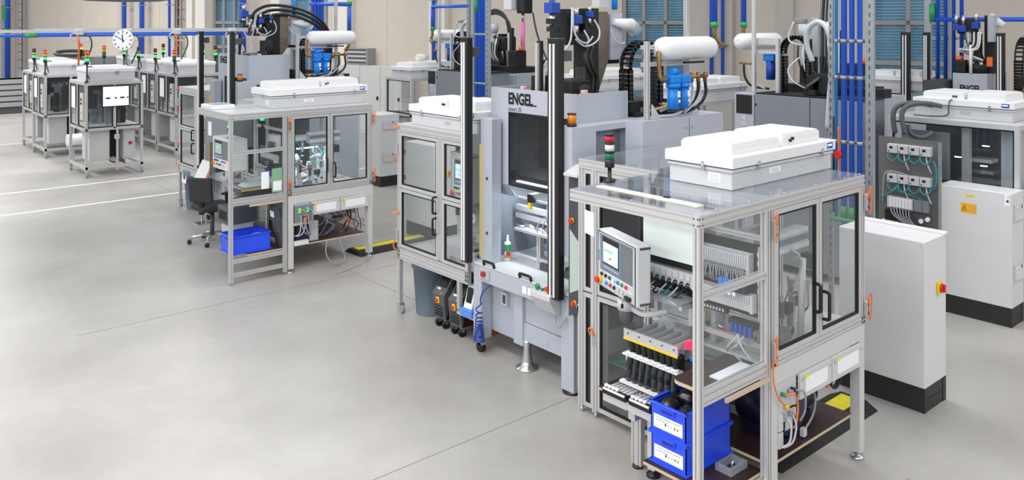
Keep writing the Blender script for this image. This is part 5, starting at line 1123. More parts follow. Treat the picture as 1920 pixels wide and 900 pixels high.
# ================================================================== second row of machines (their backs face us)
DET[0] = False
R2 = {1: 'beside the blue riser pipes', 2: 'beyond the near feeder cell'}
def row2_machine(k):
    r = thing('injection_moulding_machine', 'dark grey machine back with black screen, %s' % R2[k], 'machine', (10.1, 5.8, 0))
    B(r, 'screen_cabinet', enggrey, 9.60, 10.3, 6.215, 6.51, .1, 2.25, .004); B(r, 'screen', black, 9.594, 9.60, 6.24, 6.48, 1.98, 2.23); 
    for y, z in ((6.36, 1.93), (6.36, 1.85)): B(r, 'socket', offwhite, 9.594, 9.60, y-.03, y+.03, z-.03, z+.03)
    B(r, 'back_panel', engdark, 9.60, 10.3, 5.42, 6.205, .1, 2.25, .004); B(r, 'back_panel', engdark, 9.60, 10.3, 4.80, 5.41, .1, 2.25, .004); B(r, 'latch', black, 9.59, 9.60, 6.17, 6.19, 2.1, 2.13)
    B(r, 'deck', blackmat, 9.62, 10.4, 4.76, 6.2, 2.25, 2.27); B(r, 'deck_rim', blackmat, 10.2, 10.4, 4.76, 6.2, 2.27, 2.36)
    prof(r, 'frame_post', 'z', 2.27, 3.75, (9.74, 6.30), (.045, .045)); prof(r, 'frame_post', 'z', 2.27, 2.98, (9.80, 5.98), (.045, .045)); B(r, 'frame_beam', alu_far, 9.78, 9.84, 5.98, 6.30, 2.90, 2.98); B(r, 'frame_beam', alu_far, 9.78, 9.84, 5.98, 6.30, 2.78, 2.82)
    MB().ring([(9.78, 6.58, 2.93), (9.81, 6.58, 2.93), (9.87, 6.58, 2.93), (10.7, 6.58, 2.93), (10.76, 6.58, 2.93), (10.79, 6.58, 2.93)], [.04, .09, .115, .115, .09, .04], 22).build('tank', white, r)
    for i in range(2):
        f_ = B(r, 'filter_head', bluefit, 9.82+.14*i, 9.93+.14*i, 6.06, 6.22, 2.68, 2.77, .01); C(f_, 'filter_bowl', bluesol, (9.875+.14*i, 6.14, 2.43), (9.875+.14*i, 6.14, 2.68), .055, 16)
    T(r, 'hose', black, [(9.8, 6.5, 2.62), (9.8, 6.48, 2.45), (9.85, 6.4, 2.33), (9.95, 6.2, 2.3)], .016); T(r, 'hose', clearhose, [(9.8, 6.42, 2.62), (9.8, 6.36, 2.42), (9.85, 6.2, 2.3)], .01); C(r, 'brass_manifold', brass, (9.8, 6.36, 2.64), (9.8, 6.56, 2.64), .018, 8)
    # drag chain seen broadside, running along Y
    pts = []
    XF[0] = lambda v: Vector((9.95+(v[1]-0), 5.80-(v[0]-0), v[2]))
    chain(r, 0, 0, 2.28, 3.0, .19, .12); XF[0] = None
    # black tower with hopper and hoses on the far half of the machine
    B(r, 'front_body', enggrey, 10.9, 12.0, 5.3, 7.05, .1, 2.16)
    for i in range(4): B(r, 'side_module', enggrey, 10.86, 10.9, 5.32+.43*i, 5.73+.43*i, .3, 2.14, .004)
    B(r, 'oil_pan', blackmat, 11.0, 11.9, 5.55, 6.75, 2.16, 2.27, .01)
    B(r, 'tower_plate', blackmat, 11.35, 11.5, 6.28, 6.40, 2.27, 2.95); B(r, 'gearbox', enggrey, 11.35, 11.5, 6.40, 6.56, 2.3, 2.85, .004); C(r, 'barrel', steel, (11.3, 6.46, 2.85), (11.3, 6.46, 3.0), .05, 12); MB().lathe((11.3, 6.46, 2.95), [(.05, 0), (.09, .1), (.09, .22)], 14).build('hopper', clearhose, r)
    if k == 2: B(r, 'red_lamp', ledred, 11.28, 11.32, 6.62, 6.68, 2.74, 2.80); B(r, 'navy_module', navy, 11.3, 11.5, 6.58, 6.74, 2.27, 2.78, .004)
    B(r, 'clamp_unit', blackmat, 11.2, 11.5, 5.98, 6.28, 2.6, 2.9, .03); C(r, 'clamp_rod', steel, (11.25, 6.0, 2.27), (11.25, 6.0, 2.9), .02, 10); C(r, 'clamp_rod', steel, (11.25, 6.14, 2.27), (11.25, 6.14, 2.8), .02, 10); B(r, 'slide_rail', alu_far, 11.2, 11.24, 5.86, 5.92, 2.27, 2.98); B(r, 'slide_rail', blackmat, 11.2, 11.26, 5.78, 5.86, 2.27, 3.08); B(r, 'bucket', blackmat, 11.1, 11.4, 5.55, 5.8, 2.27, 2.62, .02); C(r, 'orange_cap', orange, (11.25, 5.56, 2.62), (11.25, 5.56, 2.7), .05, 12)
    MB().prism([(6.1, 2.27), (6.45, 2.27), (6.45, 2.5), (6.3, 2.75), (6.25, 2.75), (6.1, 2.4)], 'x', 11.15, 11.2).build('black_guard', blackmat, r)
    for i in range(3 if k == 2 else 0): T(r, 'arch_hose', black, [(11.3, 6.9, 3.1), (11.3, 6.72, 3.36-.02*i), (11.3, 6.45-.03*i, 3.46-.04*i), (11.3, 6.15-.04*i, 3.36-.05*i), (11.3, 6.02-.03*i, 3.1), (11.3, 6.0-.02*i, 2.9)], .026, 8)
    for i in range(5): T(r, 'hose', (black, clearhose, greycable, white, black)[i], [(11.2, 6.5-.08*i, 2.85), (11.12, 6.46-.08*i, 2.7), (11.12, 6.4-.06*i, 2.5), (11.2, 6.36-.08*i, 2.32)], .016)
    # feed hose and tower parts on the near half
    T(r, 'feed_hose', clearhose, [(9.75, 5.46, 2.7), (9.72, 5.52, 2.9), (9.7, 5.5, 3.1), (9.7, 5.36, 3.2), (9.68, 5.22, 3.1), (9.66, 5.14, 2.8), (9.58, 5.14, 2.3), (9.57, 5.16, 1.9)], .035, 10)
    for i in range(3): T(r, 'hose', (black, black, greycable)[i], [(10.0, 5.36+.05*i, 3.9), (9.95, 5.38+.05*i, 3.3), (9.9, 5.36+.05*i, 2.8), (9.85, 5.42, 2.3)], .02 if i % 2 else .014)
    B(r, 'gearbox', enggrey, 9.95, 10.1, 5.48, 5.58, 2.75, 3.25, .004); B(r, 'tower_block', blackmat, 9.8, 10.1, 5.25, 5.5, 2.27, 2.55, .02); C(r, 'barrel', steel, (9.95, 5.36, 2.5), (9.95, 5.36, 3.2), .04, 12); B(r, 'grey_nozzle', engdark, 9.75, 9.85, 5.58, 5.72, 3.18, 3.24, .01)
    T(r, 'cable', white, [(9.72, 5.62, 2.75), (9.68, 5.76, 2.6), (9.68, 5.7, 2.45), (9.75, 5.55, 2.35)], .007); T(r, 'cable', clearhose, [(9.75, 5.72, 3.2), (9.72, 5.78, 3.0), (9.72, 5.7, 2.92), (9.8, 5.58, 2.9)], .012)
    T(r, 'green_hose', dark, [(9.8, 5.5, 2.3), (9.7, 5.52, 2.36), (9.72, 5.42, 2.45), (9.82, 5.4, 2.5)], .02)
    for i in range(4): B(r, 'casting', blackmat, 9.7+.05*i, 9.9+.05*i, 5.40+.09*(i % 2), 5.50+.09*(i % 2), 2.27, 2.34+.06*i, .01)
    return r
row2_machine(1)
OFF[:] = (0, 7.16, 0); row2_machine(2); OFF[:] = (0, 0, 0)
def plain_cell(label, x0, x1, y0, y1, group=None, zt=2.07):
    r = thing('machine_cell', label, 'machine cell', ((x0+x1)/2, (y0+y1)/2, 0), group)
    for x in (x0+.025, x1-.025):
        for y in (y0+.025, y1-.025): prof(r, 'post', 'z', .0, zt-.05, (x, y), (.05, .05))
    for z in (zt-.025, 1.33, .9):
        for x in (x0+.025, x1-.025): prof(r, 'rail', 'y', y0, y1, (x, z), (.05, .05))
        for y in (y0+.025, y1-.025): prof(r, 'rail', 'x', x0+.05, x1-.05, (y, z), (.05, .05))
    for (a, b) in ((.92, 1.30), (1.36, zt-.05)):
        B(r, 'pane', acry, x0+.02, x0+.025, y0+.05, y1-.05, a, b); B(r, 'pane', acry, x0+.05, x1-.05, y0+.02, y0+.025, a, b)
        frame_yz(MB(), x0+.01, x0+.035, y0+.05, y1-.05, a, b, .018).build('seal', blackrub, r)
    B(r, 'roof_sheet', roofgrey, x0, x1, y0, y1, zt, zt+.006); B(r, 'table', tablegrey, x0+.05, x1-.05, y0+.05, y1-.05, .80, .88)
    return r
plain_cell('aluminium cell behind the cabinet with the orange warning label', 10.0, 11.3, 3.2, 4.62)
fan_filter_unit('white fan filter unit with grey cable above the orange warning label cabinet', 10.25, 10.95, 3.34, 4.42, 2.077, 'y')
tag(MB().tube([(10.24, 3.98, 2.29), (10.2, 3.99, 2.28), (10.19, 4.0, 2.2), (10.2, 4.02, 2.11), (10.2, 4.2, 2.085), (10.2, 4.4, 2.083)], .008).build('unit_cable', dark), 'dark cable curving down the filter unit side', 'cable')
r = thing('machine_insides', 'dark tooling with bright work lamps inside the cell by the warning label', 'machine unit', (10.6, 3.9, .88))
B(r, 'grey_door', engdark, 10.08, 10.12, 3.95, 4.5, .95, 1.92, .01); B(r, 'dark_backing', dark, 10.9, 10.92, 3.25, 4.55, .9, 2.0); B(r, 'pillar', alu_far, 10.2, 10.28, 3.78, 3.86, .88, 2.0); B(r, 'grey_column', enggrey, 10.3, 10.5, 3.30, 3.48, .88, 2.0); 
for i in range(5): B(r, 'tool_plate', (steel, dark, steel, offwhite, dark)[i], 10.3+.06*i, 10.5+.06*i, 3.52+.04*i, 3.78+.03*i, 1.2+.12*i, 1.24+.12*i)
for y, z in ((3.60, 1.78), (3.62, 1.55), (3.9, 1.62)): B(r, 'work_lamp', led, 10.28, 10.30, y, y+.07, z, z+.008)
# valve panel
r = thing('valve_station', 'dark mounting panel with grey valve units and teal hoses', 'valve panel', (9.62, 4.2, .0))
B(r, 'mounting_plate', mat('dull_steel_plate', (118, 118, 116), .45, .4, .05, 8), 9.61, 9.63, 3.86, 4.55, .30, 1.87); B(r, 'plate_edge', galv, 9.58, 9.63, 3.85, 3.87, .30, 1.86); B(r, 'stand', engdark, 9.63, 9.75, 3.95, 4.45, 0, .9)
for j, z in enumerate((1.70, 1.36)):
    for i in range(4):
        v = B(r, 'valve_unit', offwhite, 9.53, 9.61, 3.935+.122*i, 4.050+.122*i, z, z+.10, .005); B(v, 'display', screen_dark, 9.527, 9.53, 3.985+.122*i, 4.020+.122*i, z+.05, z+.075); C(v, 'port', dark, (9.53, 4.03+.122*i, z+.02), (9.525, 4.03+.122*i, z+.02), .008, 8)
        y = 3.99+.122*i
        T(r, 'air_hose', teal, [(9.56, y+.05, z), (9.53, y+.05, z-.05), (9.53, y, z-.09), (9.54, y-.05, z-.05), (9.56, y-.05, z)], .007)
        if i % 2 == 0: T(r, 'air_hose', clearhose, [(9.56, y, z), (9.54, y-.02, z-.08), (9.55, y-.06, z-.18)], .008)
T(r, 'air_hose', teal, [(9.56, 3.92, 1.66), (9.54, 3.88, 1.6), (9.54, 3.87, 1.48), (9.55, 3.9, 1.36), (9.56, 3.98, 1.32)], .008); T(r, 'air_hose', teal, [(9.56, 4.3, 1.36), (9.54, 4.36, 1.26), (9.55, 4.45, 1.2), (9.57, 4.5, 1.12)], .009); T(r, 'air_hose', teal, [(9.56, 4.02, 1.2), (9.54, 4.12, 1.24), (9.54, 4.24, 1.26), (9.55, 4.34, 1.28)], .007)
T(r, 'grey_cable', greycable, [(9.57, 4.48, 1.1), (9.55, 4.46, 1.4), (9.56, 4.40, 1.48), (9.56, 4.2, 1.46), (9.57, 4.06, 1.38)], .010)
bk = B(r, 'bus_module_row', offwhite, 9.54, 9.60, 4.13, 4.42, 1.07, 1.20, .004); many(bk, 'bus_module', MB().box(-.012, 0, .002, .034, 0, .10), white, [(9.54, 4.14+.036*i, 1.085) for i in range(7)])
B(r, 'bus_head', engdark, 9.54, 9.60, 4.03, 4.12, 1.07, 1.20, .004); B(r, 'bus_head', engdark, 9.54, 9.60, 3.96, 4.025, 1.07, 1.20, .004)
for i in range(7): T(r, 'grey_cable', greycable, [(9.54, 4.17+.035*i, 1.08), (9.52, 4.16+.03*i, 1.0), (9.53, 4.12+.02*i, .93), (9.56, 4.02+.02*i, .86)], .007)
for y, z in ((4.04, .97), (3.97, 1.0)): g_ = C(r, 'gauge', steel, (9.58, y, z), (9.54, y, z), .03, 16); C(g_, 'gauge_face', paper, (9.54, y, z), (9.537, y, z), .024, 16)
for i, m_ in enumerate((white, white, yellow, offwhite)): B(r, 'relay', m_, 9.55, 9.60, 4.44-.05*i, 4.485-.05*i, .80, .92, .004)
B(r, 'black_block', blackmat, 9.55, 9.60, 4.2, 4.45, .92, 1.04); B(r, 'black_block', blackmat, 9.55, 9.6, 4.02, 4.22, .78, .88)
for i in range(2): T(r, 'corrugated_hose', charcoal, [(9.75, 4.42-.12*i, 1.9), (9.74, 4.44-.1*i, 2.1), (9.78, 4.40-.1*i, 2.22), (9.9, 4.25-.1*i, 2.26), (10.1, 4.15-.1*i, 2.22)], .028, 10)
T(r, 'corrugated_hose', charcoal, [(9.85, 4.32, 2.0), (9.85, 4.28, 1.9), (9.9, 4.18, 1.86), (10.0, 4.1, 1.92)], .028, 10)
cabinet('pale grey cabinet with orange warning label and louvred side vents', 9.63, 9.98, 3.15, 3.89, False, True, switch=False, lab=True)
# filter units further along the second row
plain_cell('aluminium cell behind the near air tank rack', 9.6, 10.8, 7.12, 7.9); fan_filter_unit('white fan filter unit behind the hoses of the near air tank', 9.65, 10.95, 7.2, 7.8, 2.077, 'x', logo=False)
plain_cell('aluminium cell behind the machine beyond the near feeder cell', 9.3, 10.8, 13.80, 14.75); fan_filter_unit('white fan filter unit with a cream paper roll on top', 9.35, 10.72, 13.9, 14.6, 2.077, 'x', logo=False)
tag(MB().cyl((9.75, 14.25, 2.47), (10.0, 14.25, 2.47), .07, 18).build('paper_roll', warmpaper), 'cream paper roll lying on the far fan filter unit', 'roll')
fan_filter_unit('white fan filter unit behind the machine name lettering', 10.2, 11.5, 9.6, 10.4, 2.077, 'x', logo=False); plain_cell('aluminium cell behind the machine name lettering', 10.1, 11.6, 9.5, 10.5)

# ================================================================== third row
r = thing('injection_moulding_machine', 'grey injection moulding machine in front of the blue-blind window', 'machine', (14, 5, 0))
B(r, 'hood', enggrey, 13.5, 14.3, 4.75, 5.24, .3, 2.42, .006); text(r, 'logo_lettering', 'ENGEL', blackmat, (13.498, 5.14, 2.15), '-x', .13, .005, .003, .78); B(r, 'logo_bar', blackmat, 13.496, 13.5, 4.80, 4.90, 2.145, 2.155)
B(r, 'base', enggrey, 13.3, 14.5, 4.3, 5.93, .05, 1.9); B(r, 'tower_plate', blackmat, 13.7, 13.85, 4.74, 4.86, 2.42, 3.3); B(r, 'valve_manifold', blackmat, 13.55, 13.75, 4.95, 5.2, 3.02, 3.25, .02); MB().lathe((13.7, 4.95, 2.42), [(.16, 0), (.16, .12), (.1, .16), (.06, .3), (.06, .6)], 16).build('injection_head', blackmat, r)
for y, z in ((5.10, 3.1), (4.92, 3.15), (5.2, 3.12)): sv = B(r, 'solenoid', bluesol, 13.5, 13.58, y-.05, y+.05, z-.05, z+.05, .006); C(sv, 'solenoid_coil', steel, (13.54, y, z+.05), (13.54, y, z+.2), .025, 10)
for i in range(9): T(r, 'cable', random.choice((clearhose, greycable, white, black)), [(13.55, 5.1-.03*i, 3.05), (13.5, 5.05-.02*i, 2.95-.02*i), (13.5, 5.0+.02*i, 2.78), (13.6, 5.0-.02*i, 2.62)], .012)
B(r, 'bucket', blackmat, 13.5, 13.66, 5.06, 5.22, 2.42, 2.62, .02); B(r, 'orange_clamp', orange, 13.5, 13.6, 5.12, 5.2, 2.62, 2.68, .01); C(r, 'vent_pipe', white, (13.5, 4.98, 2.42), (13.5, 4.98, 2.86), .022, 10); C(r, 'vent_pipe_cap', black, (13.5, 4.98, 2.86), (13.5, 4.98, 2.9), .026, 10); MB().ring([(13.8, 4.82, 3.28), (13.8, 4.62, 3.14)], [.07, .05], 12).build('feed_funnel', white, r)
for i in range(3): C(r, 'barrel', steel, (13.62, 5.08-.1*i, 2.42), (13.62, 5.08-.1*i, 2.60), .03, 10)
B(r, 'grey_cover', enggrey, 13.6, 13.8, 4.70, 4.78, 2.9, 3.3)
for (y0, y1) in ((5.855, 5.99), (5.555, 5.65), (4.49, 4.60)): light_curtain(r, 13.4, y0, y1, .8, 3.03)
chain(r, 14.1, 4.42, 2.2, 2.95, .30, .12); B(r, 'injection_cabinet', enggrey, 13.8, 15.2, 3.6, 4.45, .1, 2.2); orng = T(r, 'cable', orangecab, [(13.6, 4.30, 2.2), (13.5, 4.24, 2.26), (13.5, 4.1, 2.26)], .012); B(r, 'black_drive', blackmat, 13.6, 13.8, 4.1, 4.4, 2.2, 2.4, .03)
tb = B(r, 'orange_hanger', orange, 13.39, 13.4, 4.64, 4.72, 2.54, 2.68, .004); B(r, 'work_table', dark, 13.3, 13.9, 5.3, 5.6, 2.0, 2.3)
plain_cell('aluminium cell against the blue-blind window', 13.5, 14.6, 5.95, 6.9, zt=2.1); fan_filter_unit('white fan filter unit in front of the blue-blind window', 13.5, 14.2, 5.66, 6.7, 2.107, 'y', logo=False)

# ================================================================== pipes, rails and hanging things
def riser(label, base_pts, y_, z0, z1, posts, clamps):
    r = thing('riser_pipes', label, 'pipes', (base_pts[0][0], base_pts[0][1], z0))
    for (x, y, rad, m_) in base_pts: C(r, 'pipe', m_, (x, y, z0), (x, y, z1), rad, 14)
    for (x, y, w_) in posts:
        p = MB().box(x-.02, x+.02, y-w_/2, y+w_/2, 0, z1).build('steel_channel', galv, r)
        many(p, 'slot_hole', MB().cb((0, 0, 0), (.002, .012, .045)), dark, [(x-.0205, y, .3+.09*i) for i in range(int((z1-.4)/.09))])
    y0 = min(p[1] for p in base_pts)-.05; y1 = max(p[1] for p in base_pts)+.05; x = base_pts[0][0]
    for z in clamps:
        cr = B(r, 'clamp_rail', galv, x+.03, x+.06, y0-.06, y1+.06, z-.02, z+.02)
        for (px, py, rad, m_) in base_pts: C(cr, 'pipe_clamp', galv, (px, py, z-.018), (px, py, z+.018), rad+.007, 12)
    return r
r = riser('four blue riser pipes with steel channels behind the front cell', [(8.30, 4.38, .016, bluefit), (8.30, 4.295, .030, bluepipe), (8.30, 4.21, .027, bluepipe), (8.30, 4.125, .027, bluepipe)], 0, 1.1, 8, [(8.33, 4.45, .045), (8.33, 4.03, .085)], (3.0, 2.62, 1.95, 1.5))
for i in range(3): v = C(r, 'green_valve', green, (8.30, 4.295-.085*i, 1.16), (8.30, 4.295-.085*i, 1.28), .036, 12)
C(r, 'green_header', green, (8.27, 4.02, 1.14), (8.27, 4.42, 1.14), .022, 10); T(r, 'orange_cable', orangecab, [(8.28, 4.345, 2.1), (8.28, 4.34, 1.8), (8.28, 4.35, 1.4)], .012); C(r, 'red_socket', red, (8.26, 4.33, 1.82), (8.22, 4.33, 1.82), .04, 14); T(r, 'black_hose', black, [(8.32, 4.41, 2.2), (8.32, 4.41, 1.2)], .022)
r = riser('blue riser pipes with slotted steel channel behind the near feeder cell', [(8.5, 10.80, .040, clearhose), (8.5, 10.70, .034, bluepipe), (8.5, 10.62, .030, bluepipe), (8.5, 10.56, .026, bluepipe), (8.5, 10.50, .024, bluepipe)], 0, 1.6, 8, [(8.5, 10.92, .07), (8.5, 10.41, .10)], (3.0, 2.2))
C(r, 'green_valve', green, (8.5, 10.70, 3.35), (8.5, 10.70, 3.6), .042, 12); C(r, 'branch_pipe', bluepipe, (8.5, 10.9, 3.47), (8.5, 11.95, 3.47), .03, 12); C(r, 'branch_drop', bluepipe, (8.5, 11.95, 3.47), (8.5, 11.95, 3.12), .03, 12); C(r, 'green_fitting', green, (8.5, 11.95, 3.05), (8.5, 11.95, 3.12), .036, 12); T(r, 'brass_valve', brass, [(8.5, 11.95, 3.05), (8.5, 11.96, 2.96), (8.48, 11.98, 2.9), (8.46, 11.9, 2.84)], .025, 8)
r = riser('blue riser pipes behind the tank of the office-chair cell', [(8.5, 16.35, .04, bluepipe), (8.5, 16.22, .05, bluepipe), (8.5, 16.08, .04, bluepipe), (8.5, 15.96, .03, bluepipe)], 0, 1.6, 8, [(8.5, 15.8, .10)], (2.6,))
C(r, 'branch_pipe', bluepipe, (8.5, 16.5, 3.6), (8.5, 14.83, 3.56), .045, 12); C(r, 'branch_drop', bluepipe, (8.5, 14.83, 3.56), (8.5, 14.83, 3.0), .04, 12); C(r, 'green_fitting', green, (8.5, 14.83, 2.93), (8.5, 14.83, 3.0), .05, 12); C(r, 'green_fitting', green, (8.5, 14.83, 3.54), (8.5, 14.83, 3.62), .055, 12); T(r, 'brass_valve', brass, [(8.5, 14.83, 2.93), (8.5, 14.83, 2.78), (8.48, 14.86, 2.7), (8.46, 14.92, 2.62)], .035, 8)
def drop(label, x, y, rad):
    r = thing('air_drop', label, 'pipe', (x, y, 2.85)); C(r, 'pipe', bluepipe, (x, y, 3.20), (x, y, 8), rad, 14); C(r, 'green_fitting', green, (x, y, 3.12), (x, y, 3.20), rad+.008, 14); T(r, 'brass_valve', brass, [(x, y, 3.13), (x, y, 3.04), (x+.02, y-.01, 2.97), (x+.07, y-.05, 2.90), (x+.11, y-.09, 2.86)], rad*.75, 9)
drop('blue air drop with brass tap right above the near white tank', 9.83, 7.0, .045); drop('thinner blue air drop with brass tap above the second-row tank', 10.55, 7.0, .04)
r = thing('riser_pipes', 'blue pipes in front of the blue-blind window', 'pipes', (13.9, 5.3, 2.4))
for i in range(4): C(r, 'pipe', bluepipe, (13.9, 5.62-.12*i, 2.2), (13.9, 5.62-.12*i, 8), .03, 12)
C(r, 'header_pipe', bluepipe, (13.9, 5.7, 3.24), (13.9, 3.4, 3.24), .035, 12); C(r, 'green_elbow', green, (13.9, 5.70, 3.2), (13.9, 5.70, 3.5), .05, 12); B(r, 'clamp_rail', galv, 13.92, 13.95, 5.1, 5.8, 2.92, 2.96); B(r, 'steel_channel', galv, 13.92, 13.98, 5.74, 5.84, 1.5, 8)
tag(MB().tube([(13.6, 4.3, 3.0), (13.6, 4.0, 2.98), (13.6, 3.6, 3.05), (13.6, 3.2, 3.1)], .012).build('orange_cable', orangecab), 'orange cable strung beside the third-row machine', 'cable')
# wall pipes, cable ladders
XF[0] = wallxf
def wpipe(label, s, rad, z0, z1=9.0):
    r = thing('wall_pipe', label, 'pipe', (s, .3, z0)); C(r, 'pipe', bluepipe, (s, .3, z0), (s, .3, z1), rad, 12)
    many(r, 'bracket', MB().cb((0, 0, 0), (.22, .22, .03)), galv, [(s, .28, z) for z in (2.7, 3.8)])
    return r
a = wpipe('thick blue wall pipe with green valves beside the cable ladder', 34.05, .10, .8); B(a, 'green_valve', green, 34.0, 34.3, .25, .4, 3.3, 3.9); B(a, 'green_valve', green, 33.9, 34.3, .25, .4, 2.75, 2.95); B(a, 'steel_channel', galv, 34.23, 34.55, .2, .3, .8, 9); B(a, 'stop_end', dark, 33.85, 34.35, .2, .4, .72, .8)
wpipe('blue wall pipe behind the clock', 25.85, .07, 2.5); wpipe('blue wall pipe between the clock and ladder', 24.8, .08, 1.4); wpipe('thin blue wall pipe beside the far cable ladder', 23.22, .045, 1.4); wpipe('blue wall pipe beside the narrow glazed bay', 19.42, .10, 1.8); wpipe('thin blue wall pipe behind the frame post', 11.7, .05, 1.6); wpipe('slim blue wall pipe on the grey column', 3.95, .04, 1.5); wpipe('second slim blue wall pipe on the grey column', 3.7, .035, 1.5)
def ladder(label, s0, s1, z0):
    r = thing('cable_ladder', label, 'cable ladder', ((s0+s1)/2, .12, z0))
    B(r, 'side_rail', galv, s0, s0+.05, .1, .16, z0, 9); B(r, 'side_rail', galv, s1-.05, s1, .1, .16, z0, 9)
    n = int((9-z0)/.33)
    for i in range(n): B(r, 'rung', galv, s0+.05, s1-.05, .11, .15, z0+.1+i*.33, z0+.14+i*.33)
    C(r, 'cable', reddark, ((s0+s1)/2, .13, z0), ((s0+s1)/2, .13, 9), .03, 8)
ladder('galvanised cable ladder beside the thick blue pipe', 32.95, 33.5, 1.2); ladder('galvanised cable ladder beside the thin blue pipe', 22.8, 23.15, 1.6)
for i in range(3):
    r = thing('storage_cabinet', 'tall beige-grey storage cabinet against the wall below the air vent', 'cabinet', (12.98+.77*i, .3, 0), 'storage cabinets along the wall')
    B(r, 'carcass', tablegrey, 12.595+.77*i, 13.36+.77*i, .02, .55, 0, 1.97)
    d = B(r, 'cabinet_door', tablegrey, 12.6+.77*i, 13.355+.77*i, .55, .57, .05, 1.96); B(d, 'recessed_handle', black, 12.66+.77*i, 12.74+.77*i, .57, .575, 1.02, 1.12)
r = thing('wall_vent', 'grey louvred air vent above the storage cabinets', 'vent', (14.45, .2, 1.98)); B(r, 'frame', framegrey, 14.05, 14.85, .0, .35, 1.98, 2.45); 
for i in range(7): B(r, 'louvre', offwhite if i % 2 else dark, 14.1, 14.8, .35, .36, 2.02+.06*i, 2.06+.06*i)
r = thing('wall_box', 'grey wall terminal box beside the thick blue pipe', 'box', (35.3, .3, 2.9)); B(r, 'box', offwhite, 35.0, 35.7, .25, .5, 3.0, 3.95, .02); B(r, 'window', dark, 35.2, 35.6, .5, .51, 3.2, 3.7)
XF[0] = None
r = thing('ribbed_bench', 'low grey ribbed container against the far wall', 'container', (5.2, 33, 0))
for i in range(5): B(r, 'rib', greycable, 4.5, 7.4, 33.4, 34.4, .25+.2*i, .40+.2*i)
B(r, 'body', dark, 4.55, 7.35, 33.45, 34.35, 0, 1.2)
# overhead service rail with blue pipe over the test stations
r = thing('service_rail', 'overhead aluminium rail with blue air pipe above the test stations', 'rail', (6, 21, 2.9))
B(r, 'rail', alu_far, 0, 9.8, 20.97, 21.05, 2.96, 3.03); C(r, 'air_pipe', bluepipe, (0, 20.99, 2.90), (9.8, 20.99, 2.90), .035, 12); C(r, 'air_pipe', bluepipe, (4.4, 22.6, 2.93), (9.6, 22.6, 2.93), .03, 10); C(r, 'green_fitting', green, (3.9, 20.99, 2.90), (4.15, 20.99, 2.90), .05, 10)
B(r, 'rail', alu_far, 4.4, 9.8, 22.58, 22.66, 2.98, 3.04)
for x in (5.0, 6.05, 7.2, 8.6):
    d = B(r, 'outlet_box', offwhite, x-.10, x+.08, 20.9, 21.0, 2.90, 3.04, .02); T(d, 'drop_cable', orangecab if x != 6.05 else greycable, [(x-.05, 20.95, 2.92), (x-.03, 20.9, 2.75), (x+.02, 21.1, 2.5), (x+.08, 21.4, 2.2)], .022); T(d, 'drop_cable', dark, [(x+.05, 20.95, 2.92), (x+.22, 20.95, 2.85), (x+.26, 21.0, 2.6), (x+.18, 21.3, 2.2)], .018); T(d, 'hose_loop', clearhose, [(x-.08, 20.93, 2.96), (x-.2, 20.9, 2.9), (x-.15, 20.9, 2.78), (x+.1, 20.95, 2.75), (x+.22, 20.95, 2.76)], .014)
# clock, hung from the rail and facing the aisle
ca, sa = math.cos(-math.radians(41)), math.sin(-math.radians(41))
XF[0] = lambda v: Vector((5.87+ca*v[0]-sa*v[1], 20.71+sa*v[0]+ca*v[1], 2.78+v[2]))
r = thing('wall_clock', 'round white station clock reading ten to twelve, hung from the rail', 'clock', (0, 0, 0))
C(r, 'case', white, (0, .03, 0), (0, -.015, 0), .245, 40); C(r, 'face', paper, (0, -.015, 0), (0, -.018, 0), .232, 40)
for i in range(12):
    a = i*PI/6; s, c = math.sin(a), math.cos(a)
    q = [(.17, -.010), (.222, -.010), (.222, .010), (.17, .010)]
    MB().prism([(s*u+c*v, c*u-s*v) for u, v in q], 'y', -.018, -.021).build('hour_mark', blackmat, r)
for ln, w_, an in ((.14, .013, math.radians(355)), (.21, .009, math.radians(300))):
    s, c = math.sin(an), math.cos(an); q = [(-.05, -w_), (ln, -w_*.7), (ln, w_*.7), (-.05, w_)]
    MB().prism([(s*u+c*v, c*u-s*v) for u, v in q], 'y', -.021, -.024).build('hand', blackmat, r)
B(r, 'hanger', offwhite, -.02, .02, .03, .08, 0, .24)
XF[0] = None
r = thing('air_diffuser', 'large grey-blue round air diffuser hanging above the test stations', 'air diffuser', (6.64, 23.35, 3.73))
MB().lathe((6.64, 23.35, 3.73), [(.01, 0), (.9, .03), (1.22, .08), (1.32, .18), (1.32, .5)], 48).build('dish', greyrub, r); MB().lathe((6.64, 23.35, 4.23), [(1.34, 0), (1.34, .05), (.4, .1), (.4, 3.0)], 32).build('duct', greyrub, r)
# crane hoist with pink strap
r = thing('chain_hoist', 'black chain hoist with pink strap hanging behind the named machine', 'hoist', (11.6, 13.05, 2.4))
B(r, 'motor', black, 11.5, 11.75, 12.9, 13.15, 3.38, 4.0, .03); B(r, 'end_box', white, 11.4, 11.6, 13.2, 13.45, 3.45, 3.7, .02); C(r, 'hook', steel, (11.6, 13.05, 3.2), (11.6, 13.05, 3.4), .03, 8); C(r, 'strap', pink, (11.6, 13.05, 2.45), (11.6, 13.05, 3.2), .045, 8); C(r, 'suspension', dark, (11.62, 13.02, 4.0), (11.62, 13.02, 8), .03, 8); T(r, 'control_cable', dark, [(11.7, 12.85, 3.4), (11.75, 12.75, 2.9), (11.9, 12.5, 2.2)], .02)
